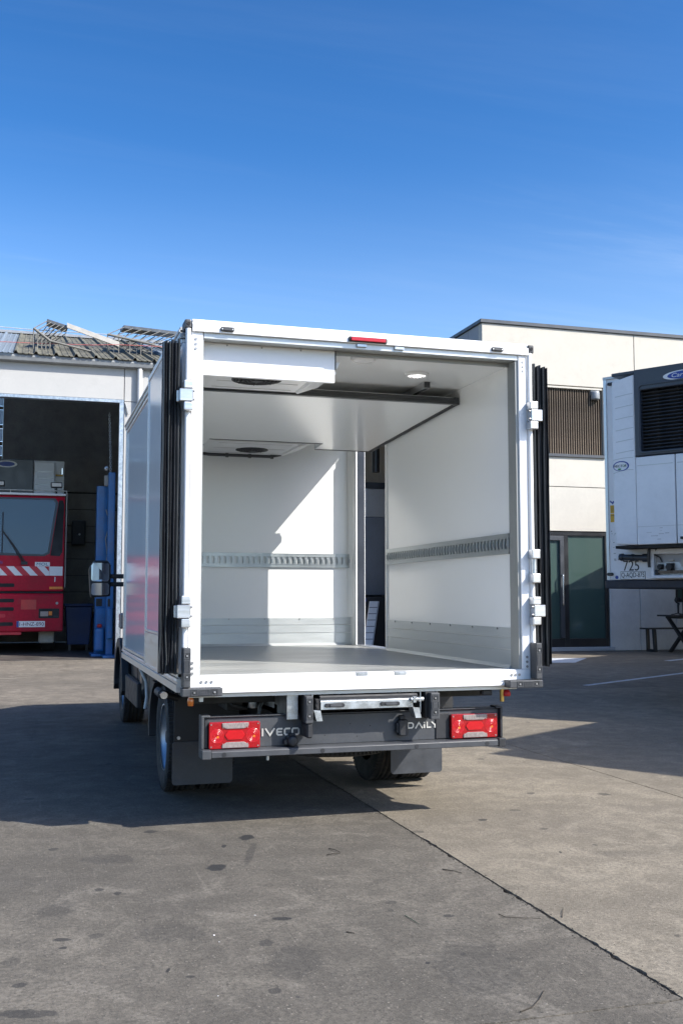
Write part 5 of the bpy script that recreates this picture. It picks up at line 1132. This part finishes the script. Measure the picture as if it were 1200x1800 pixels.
for x in (-0.23, -1.50, -2.2):
    o = rb_('work_lamp', M['plastic'], x-0.13, x+0.13, fy+0.16, fy+0.28, 3.80, 3.925, bevel=0.012); MB().box(x-0.108, x+0.108, fy+0.152, fy+0.1595, 3.822, 3.905).build('lens', M['clear_lens'], o, 0.002); MB().box(x-0.02,x+0.02,fy+0.2,fy+0.24,3.655,3.80).build('bracket', M['plastic'], o)
# windscreen with black surround, set on the sloping front
def slope(mb, pts, d0, d1):
    n = len(pts); vs = [(x, sy(z)-d0, z) for x, z in pts] + [(x, sy(z)-d1, z) for x, z in pts]
    return mb.add(vs, [tuple(range(n))[::-1], tuple(range(n, 2*n))] + [(i, (i+1) % n, n+(i+1) % n, n+i) for i in range(n)])
win = [(xl+0.16,2.30),(-0.50,2.245),(-0.40,2.30),(-0.24,3.42),(-0.30,3.50),(xl+0.22,3.50),(xl+0.06,3.42),(xl+0.06,2.32)]
wo_ = slope(MB(), [(xl+0.10,2.225),(-0.47,2.205),(-0.35,2.27),(-0.18,3.44),(-0.25,3.545),(xl+0.2,3.545),(xl+0.01,3.44),(xl+0.02,2.28)], 0.004, 0.010).build('screen_seal', M['rubber'], RT)
slope(MB(), win, 0.0115, 0.016).build('windscreen', M['cabglass2'], RT)
slope(MB(), [(-0.34,2.22),(-0.13,2.21),(-0.075,2.3),(-0.05,3.40),(-0.08,3.50),(-0.165,3.50)], 0.0035, 0.0085).build('corner_window', M['dark'], RT)
wp = MB(); 
for k in (0.0, 0.055): wp.tube([(-0.93+k,fy-0.03,2.06),(-1.2+k*0.5,fy-0.02,2.5),(-1.40,sy(2.82)-0.06,2.80)], 0.014, 6)
wp.tube([(-1.385,sy(3.15)-0.035,3.20),(-1.385,sy(2.3)-0.035,2.28)], 0.012, 6); wp.box(-0.97,-0.83,fy-0.05,fy-0.001,2.01,2.08); wp.build('wiper', M['plastic'], RT)
# red and white warning band
rb_('warning_band', M['whitefilm'], xl+0.01, -0.352, fy-0.005, fy-0.001, 1.765, 1.972, bevel=0); rb_('warning_band', M['whitefilm'], -0.348, xr-0.03, fy-0.006, fy-0.001, 1.765, 1.972, bevel=0)
for k in range(9):
    x = -0.60 - k*0.330; a = [(x,1.765),(x+0.165,1.765),(x-0.03,1.972),(x-0.195,1.972)]
    if x-0.195 > xl: MB().prism(a, 'y', fy-0.0075, fy-0.0052).build('red_stripe', M['redsign'], RT)
MB().prism([(-0.36,1.86),(-0.36,1.972),(-0.46,1.972)], 'y', fy-0.0075, fy-0.0052).build('red_stripe', M['redsign'], RT)
sg = rb_('maker_sign', M['whitefilm'], -0.669, -0.343, fy-0.010, fy-0.001, 1.975, 2.072, bevel=0); link('sign_text', text_mesh('MOL', -0.635, -0.378, 1.992, 2.056, fy-0.0125, fy-0.0102, 0.12), M['tealprint'], sg)
link('maker_mark', text_mesh('S', -1.44, -1.37, 2.03, 2.09, fy-0.005, fy-0.001, 0.2), M['blueprint'], RT)
for z, x1, m_ in ((1.545,-1.10,'dark'),(1.20,-1.10,'dark'),(1.01,-1.10,'dark'),(0.86,-1.28,'redsign'),(0.675,-1.11,'dark')):
    yy = fy if z > 1.41 else fy-0.05
    MB().prism(rrect(xl+0.3, x1, z-0.042, z+0.042, 0.03), 'y', yy-0.004, yy-0.001).build('air_slot', M[m_], RT)
rb_('indicator', M['orange_lens'], -0.345, xr-0.015, fy-0.012, fy-0.001, 1.455, 1.515); 
hl_ = MB().prism(rrect(-0.565,-0.115,0.80,1.02,0.02), 'y', fy-0.056, fy-0.051).build('headlamp', M['dark'], RT); MB().box(-0.53,-0.355,fy-0.064,fy-0.0565,0.845,0.955).build('lens', M['clear_lens'], hl_, 0.004); MB().box(-0.345,-0.27,fy-0.062,fy-0.0565,0.865,0.955).build('lens', M['orange_lens'], hl_, 0.003); MB().box(-0.24,-0.14,fy-0.06,fy-0.0565,0.83,0.86).build('bracket', M['plastic'], hl_)
np_ = rb_('number_plate', M['plate'], -1.035, -0.423, fy-0.062, fy-0.051, 0.602, 0.738, bevel=0.002); MB().box(-1.035,-0.985,fy-0.0645,fy-0.0622,0.604,0.736).build('country_band', M['blueprint'], np_)
link('plate_text', text_mesh('1-HNZ-890', -0.972, -0.445, 0.632, 0.712, fy-0.0645, fy-0.0622), M['platered'], np_)
MB().cyl((-0.17,fy-0.06,1.14),(-0.17,fy-0.051,1.14),0.03,n=16).build('tow_eye', M['weathwhite'], RT); MB().prism([(-0.235,1.62),(-0.215,1.63),(-0.212,1.73),(-0.235,1.74)], 'y', fy-0.005, fy-0.001).build('paint_chip', M['whitefilm'], RT)
rb_('faded_patch', M['fadedred'], -0.95, -0.62, fy-0.0525, fy-0.0502, 1.0, 1.22, bevel=0)
for x in (xl+0.12, xr-0.45):
    m = MB(); m.lathe([(0.27,0),(0.44,0.01),(0.50,0.05),(0.515,0.1),(0.515,0.24),(0.44,0.30),(0.27,0.31)], (x, fy+1.25, 0.515), 'x', 28); m = m.build('wheel', M['tyre'], RT); MB().lathe([(0.27,0.29),(0.24,0.25),(0.18,0.2),(0.0001,0.2)], (x, fy+1.25, 0.515), 'x', 20).build('rim', M['whitefilm'], m)
rb_('front_tank', M['weathwhite'], -0.55, -0.20, fy+0.45, fy+0.75, 0.22, 0.52, bevel=0.03); rb_('chassis', M['chassis'], xl+0.5, xr-0.5, fy+0.6, fy+4.5, 0.75, 1.0)
for x in (xl+0.12, xr-0.45):
    m = MB(); m.lathe([(0.27,0),(0.44,0.01),(0.50,0.05),(0.515,0.1),(0.515,0.24),(0.44,0.30),(0.27,0.31)], (x, fy+4.2, 0.515), 'x', 28); m = m.build('wheel', M['tyre'], RT)
# seat backs seen through the glass
rb_('seat_back', M['flap'], -1.05, -0.62, fy+0.9, fy+1.05, 2.1, 2.75, bevel=0.05, seg=2)

# trailer coupled behind the tug, with its own fridge unit
IT = thing('box_trailer', 'white trailer with black fridge unit behind the red tug inside the bay', 'trailer', (-1.3, 21.2, 0))
BOX('body', M['trailer'], IT, -2.6, 0.0, 21.25, 24.8, 1.45, 4.68, bevel=0.02)
o = BOX('fridge_unit', M['unitdark'], IT, -2.3, -0.74, 20.95, 21.24, 2.2, 4.66, bevel=0.02)
b_ = MB().prism(ellipse(-1.38, 4.53, 0.25, 0.085), 'y', 20.938, 20.9495).build('badge', M['whitefilm'], o); MB().prism(ellipse(-1.38, 4.53, 0.19, 0.058), 'y', 20.935, 20.9378).build('badge_field', M['blueprint'], o)
us = BOX('unit_side', M['unit'], IT, -0.735, -0.23, 20.97, 21.24, 2.2, 4.62, bevel=0.02)
for k in range(6): BOX('groove', M['alu_trim'], us, -0.70, -0.26, 20.966, 20.9695, 4.36-0.16*k, 4.375-0.16*k)
BOX('step_bracket', M['yellow'], IT, -0.21, -0.04, 21.19, 21.245, 4.30, 4.34); BOX('hook', M['steel'], IT, -0.07, -0.04, 21.18, 21.245, 4.34, 4.5)
for x in (-2.2, -0.5): BOX('landing_leg', M['chassis'], IT, x, x+0.14, 23.4, 23.54, 0.006, 1.45)
BOX('chassis', M['chassis'], IT, -2.1, -0.5, 21.4, 24.7, 1.1, 1.448)

# ------------------------------------------------------------ workshop gear at the bay's right jamb
for k, (x0, y0, lbl) in enumerate(((0.60, 17.75, 'tall blue lift column with grey hoses at the bay jamb'), (0.80, 17.05, 'nearer narrow blue lift column right against the bay jamb'))):
    t = thing('lift_column', lbl, 'lift column', (x0+0.12, y0, 0), 0, 'blue workshop lift columns')
    wd = 0.30 if k == 0 else 0.14; H = 3.72 if k == 0 else 3.95
    c_ = MB(); c_.prism([(x0,y0),(x0+wd,y0),(x0+wd,y0+0.25),(x0+wd-0.03,y0+0.25),(x0+wd-0.03,y0+0.04),(x0+0.03,y0+0.04),(x0+0.03,y0+0.25),(x0,y0+0.25)], 'z', 0.06, H); c_.build('column', M['liftblue'], t, 0.006)
    BOX('base', M['liftblue'], t, x0-0.08, x0+wd+0.05, y0-0.3, y0+0.5, 0.005, 0.06, bevel=0.006); BOX('carriage', M['liftblue'], t, x0+0.01, x0+wd-0.01, y0-0.12, y0-0.002, 0.4, 1.05, bevel=0.02)
    BOX('stain_plate', M['chassis'], t, x0+0.02, x0+wd*0.5, y0-0.006, y0-0.0045, 1.08, 1.24)
    if k == 0:
        BOX('drum', M['liftblue'], t, x0-0.02, x0+0.20, y0-0.36, y0-0.125, 0.10, 0.62, bevel=0.07, seg=3); BOX('drum_cap', M['redknob'], t, x0+0.04, x0+0.14, y0-0.28, y0-0.2, 0.621, 0.70, bevel=0.02)
        q = MB(); q.tube([(x0+0.20,y0-0.02,3.2),(x0+0.28,y0-0.06,2.9),(x0+0.20,y0-0.05,2.55),(x0+0.24,y0-0.03,2.2),(x0+0.18,y0-0.03,1.7)], 0.014); q.build('hose', M['shedgrey'], t)
        BOX('motor', M['shedgrey'], t, x0+0.18, x0+0.29, y0-0.14, y0-0.003, 1.75, 1.98, bevel=0.03, seg=2); BOX('control_box', M['weathwhite'], t, x0+0.15, x0+0.27, y0-0.10, y0-0.003, 3.72, 3.95, bevel=0.01)
t = thing('waste_bin', 'dark blue wheeled bin between the red tug and the lift column', 'bin', (0.35, 20.3, 0))
q = MB(); q.prism([(0.12,0.15),(0.62,0.15),(0.68,1.05),(0.06,1.05)], 'y', 20.1, 20.6); q.build('body', M['binblue'], t, 0.02, 2); BOX('lid', M['binblue'], t, 0.03, 0.71, 20.05, 20.65, 1.051, 1.12, bevel=0.02)
for x in (0.14, 0.54): MB().cyl((x,20.55,0.104),(x+0.05,20.55,0.104),0.10,n=18).build('wheel', M['rubber'], t)
for x in (0.14, 0.54): MB().box(x,x+0.06,20.12,20.2,0.005,0.149).build('foot', M['rubber'], t)
t = thing('wall_cabinet', 'small dark grey wall cabinet on the bay rear wall', 'cabinet', (0.55, 24.9, 2.9)); BOX('case', M['flap'], t, 0.34, 0.72, 24.72, 24.995, 2.75, 3.45, bevel=0.02); BOX('door', M['flap'], t, 0.37, 0.69, 24.70, 24.718, 2.78, 3.42, bevel=0.006); MB().cyl((0.55,24.699,3.05),(0.55,24.67,3.05),0.03,n=14).build('dial', M['whitefilm'], t)
t = thing('work_table', 'dim wooden frame leaning low beside the blue bin', 'frame', (0.75, 20.9, 0))
q = MB(); ring_prism(q, [(0.70,0.01),(1.12,0.01),(1.12,0.92),(0.70,0.92)], [(0.74,0.06),(1.08,0.06),(1.08,0.87),(0.74,0.87)], 20.9, 20.96); q.build('frame', M['timber'], t); BOX('panel', M['binblue'], t, 0.741, 1.079, 20.93, 20.945, 0.061, 0.869)

# ------------------------------------------------------------ second bay, seen through the truck's side door
t = thing('parked_box_body', 'dim grey truck body with white fridge unit seen through the side door', 'truck body', (7.0, 18.4, 0))
BOX('front_panel', M['dimbody'], t, 5.95, 8.0, 18.4, 23.0, 1.32, 3.22, bevel=0.02); BOX('chassis', M['chassis'], t, 6.4, 7.6, 18.9, 22.8, 0.7, 1.318)
for x in (6.2, 7.6):
    m = MB(); m.lathe([(0.2,0),(0.33,0.01),(0.36,0.05),(0.36,0.18),(0.33,0.22),(0.2,0.23)], (x, 21.2, 0.36), 'x', 24); m.build('wheel', M['tyre'], t)
for x in (6.5, 7.4): BOX('support', M['chassis'], t, x, x+0.12, 18.95, 19.07, 0.006, 0.70)
u = BOX('fridge_unit', M['sidewall'], t, 6.93, 7.9, 18.42, 19.0, 3.222, 3.93, bevel=0.02)
BOX('unit_cap', M['unitdark'], u, 6.92, 7.91, 18.40, 19.0, 3.931, 4.08, bevel=0.01); BOX('unit_strip', M['whitefilm'], u, 7.03, 7.05, 18.405, 18.4195, 3.23, 3.92)
for k in range(4): BOX('groove', M['alu_trim'], u, 6.94, 7.02, 18.416, 18.4195, 3.35+0.16*k, 3.365+0.16*k)
q = MB(); q.cyl((7.22,18.2,4.3),(7.22,18.2,5.9),0.09,n=12); q.build('hanging_hose', M['rubber'], t)
t = thing('condensing_unit', 'black cooling machine with round blue badge seen through the side door', 'machine', (6.95, 18.0, 0))
BOX('housing', M['plastic'], t, 6.35, 7.75, 17.95, 18.38, 0.06, 1.29, bevel=0.03, seg=2); 
for x in (6.45, 7.6): BOX('foot', M['chassis'], t, x, x+0.08, 18.0, 18.3, 0.005, 0.0595)
o = MB().cyl((6.83,17.945,1.21),(6.83,17.9495,1.21),0.062,n=28).build('badge', M['blueprint'], t); MB().box(6.795,6.865,17.9425,17.9445,1.203,1.217).build('badge_bar', M['whitefilm'], o)
t = thing('leaning_cover', 'long pale louvred cover leaning against the black machine through the side door', 'cover', (6.9, 17.6, 0), 0, None)
q = MB(); a0, a1, h = (6.66, 17.45), (7.02, 17.88), 1.20
def lc(u, v, d): return (6.60+0.24*u+0.33*v, 17.42+0.44*v-d, 0.01+1.17*v)
q.add([lc(0,0,0),lc(1,0,0),lc(1,1,0),lc(0,1,0),lc(0,0,0.05),lc(1,0,0.05),lc(1,1,0.05),lc(0,1,0.05)], [(0,1,2,3),(7,6,5,4),(0,4,5,1),(1,5,6,2),(2,6,7,3),(3,7,4,0)]); q.build('shell', M['unit'], t, 0.008)
for k in range(7):
    v = 0.12+k*0.125; q = MB(); q.add([lc(0.03,v,0.0505),lc(0.85,v,0.0505),lc(0.85,v+0.012,0.0505),lc(0.03,v+0.012,0.0505),lc(0.03,v,0.053),lc(0.85,v,0.053),lc(0.85,v+0.012,0.053),lc(0.03,v+0.012,0.053)], [(0,3,2,1),(4,5,6,7),(0,1,5,4),(1,2,6,5),(2,3,7,6),(3,0,4,7)]); q.build('groove', M['unitdark'], t)
q = MB(); q.add([lc(0.88,0,0.0505),lc(0.92,0,0.0505),lc(0.92,1,0.0505),lc(0.88,1,0.0505),lc(0.88,0,0.054),lc(0.92,0,0.054),lc(0.92,1,0.054),lc(0.88,1,0.054)], [(0,3,2,1),(4,5,6,7),(0,1,5,4),(1,2,6,5),(2,3,7,6),(3,0,4,7)]); q.build('edge_groove', M['unitdark'], t)

# ------------------------------------------------------------ litter on the concrete
def twig(label, pts, r, m=M['twig'], name='twig', cat='twig'):
    tag(MB().tube([(x, y, 0.0012+r*0.6+z) for x, y, z in pts], [r*0.62*(1-0.5*i/(len(pts)-1)) for i in range(len(pts))], 6).build(name, m), label, cat, 'twigs lying on the concrete')
twig('short bent dark twig on the grey slab behind the left of the truck', [(0.70,-0.44,0.0),(0.715,-0.48,0.004),(0.735,-0.53,0.0)], 0.004)
twig('tiny curled twig beside the bent twig on the grey slab', [(0.655,-0.56,0.0),(0.69,-0.565,0.005),(0.725,-0.555,0.0)], 0.005)
twig('straight dark green stick on the grey slab', [(0.685,-1.60,0.0),(0.692,-1.65,0.001),(0.70,-1.72,0.0)], 0.003, M['greenstick'], 'stick', 'stick')
twig('long thin pale-brown twig nearest the camera', [(0.69,-2.62,0.0),(0.74,-2.60,0.001),(0.79,-2.55,0.001),(0.845,-2.48,0.0)], 0.0035)
twig('short brown twig left of the green stick', [(0.40,-1.73,0.0),(0.425,-1.755,0.0)], 0.004)
twig('curved stalk lying across the slab crack', [(1.055,-1.69,0.0),(1.06,-1.74,0.002),(1.11,-1.77,0.003),(1.19,-1.79,0.0)], 0.003)
twig('dark splinter just left of the slab crack near the truck shadow', [(1.10,-0.98,0.0),(1.14,-1.03,0.001),(1.16,-1.07,0.0)], 0.004)
twig('second stalk leaning from the crack onto the beige slab', [(1.28,-1.80,0.0),(1.31,-1.75,0.004),(1.345,-1.69,0.0)], 0.0028)
random.seed(11)
pm = []
for k in range(3):
    b = bmesh.new(); bmesh.ops.create_icosphere(b, subdivisions=1, radius=1.0)
    for v in b.verts: v.co *= 0.75+random.random()*0.45; v.co.z *= 0.6
    me = bpy.data.meshes.new('pebble'); b.to_mesh(me); b.free(); me.materials.append(M['pebble']); pm.append(me)
for k, (x, y, r_, lbl) in enumerate(((-0.09,-1.62,0.010,'white pebble, larger of two in the middle of the grey slab'),(-0.085,-1.70,0.007,'white pebble, smaller of two in the middle of the grey slab'),(0.11,-1.42,0.008,'lone white pebble on the grey slab below the oil spot'),(-0.18,-2.22,0.006,'tiny white pebble near the bottom edge of the grey slab'))):
    o = bpy.data.objects.new('pebble', pm[k % 3]); C.objects.link(o); r_ *= 0.42; o.location = (x, y, r_*0.5); o.scale = (r_, r_*0.8, r_); o.rotation_euler = (0, 0, k*1.3); tag(o, lbl, 'pebble', 'small white pebbles')
# crumbs and dust along the open slab joint
gb = bmesh.new()
for k in range(1400):
    y = random.uniform(-3.2, 2.3); x = 1.235 + random.gauss(0, 0.010); s = random.uniform(0.0008, 0.003)
    if random.random() < 0.12: x = random.gauss(1.23, 0.06); s *= 0.7
    m_ = Matrix.Translation((x, y, s*0.3 if abs(x-1.24) > 0.006 else -0.004)) @ Matrix.Rotation(random.random()*6, 4, 'Z') @ Matrix.Diagonal((s*1.3, s, s*0.7, 1))
    bmesh.ops.create_icosphere(gb, subdivisions=1, radius=1.0, matrix=m_)
me = bpy.data.meshes.new('joint_grit'); gb.to_mesh(me); gb.free(); me.materials.append(M['soil'])
o = bpy.data.objects.new('joint_grit', me); C.objects.link(o); o['kind'] = 'stuff'; tag(o, 'dark crumbs of soil along the long slab joint', 'grit')
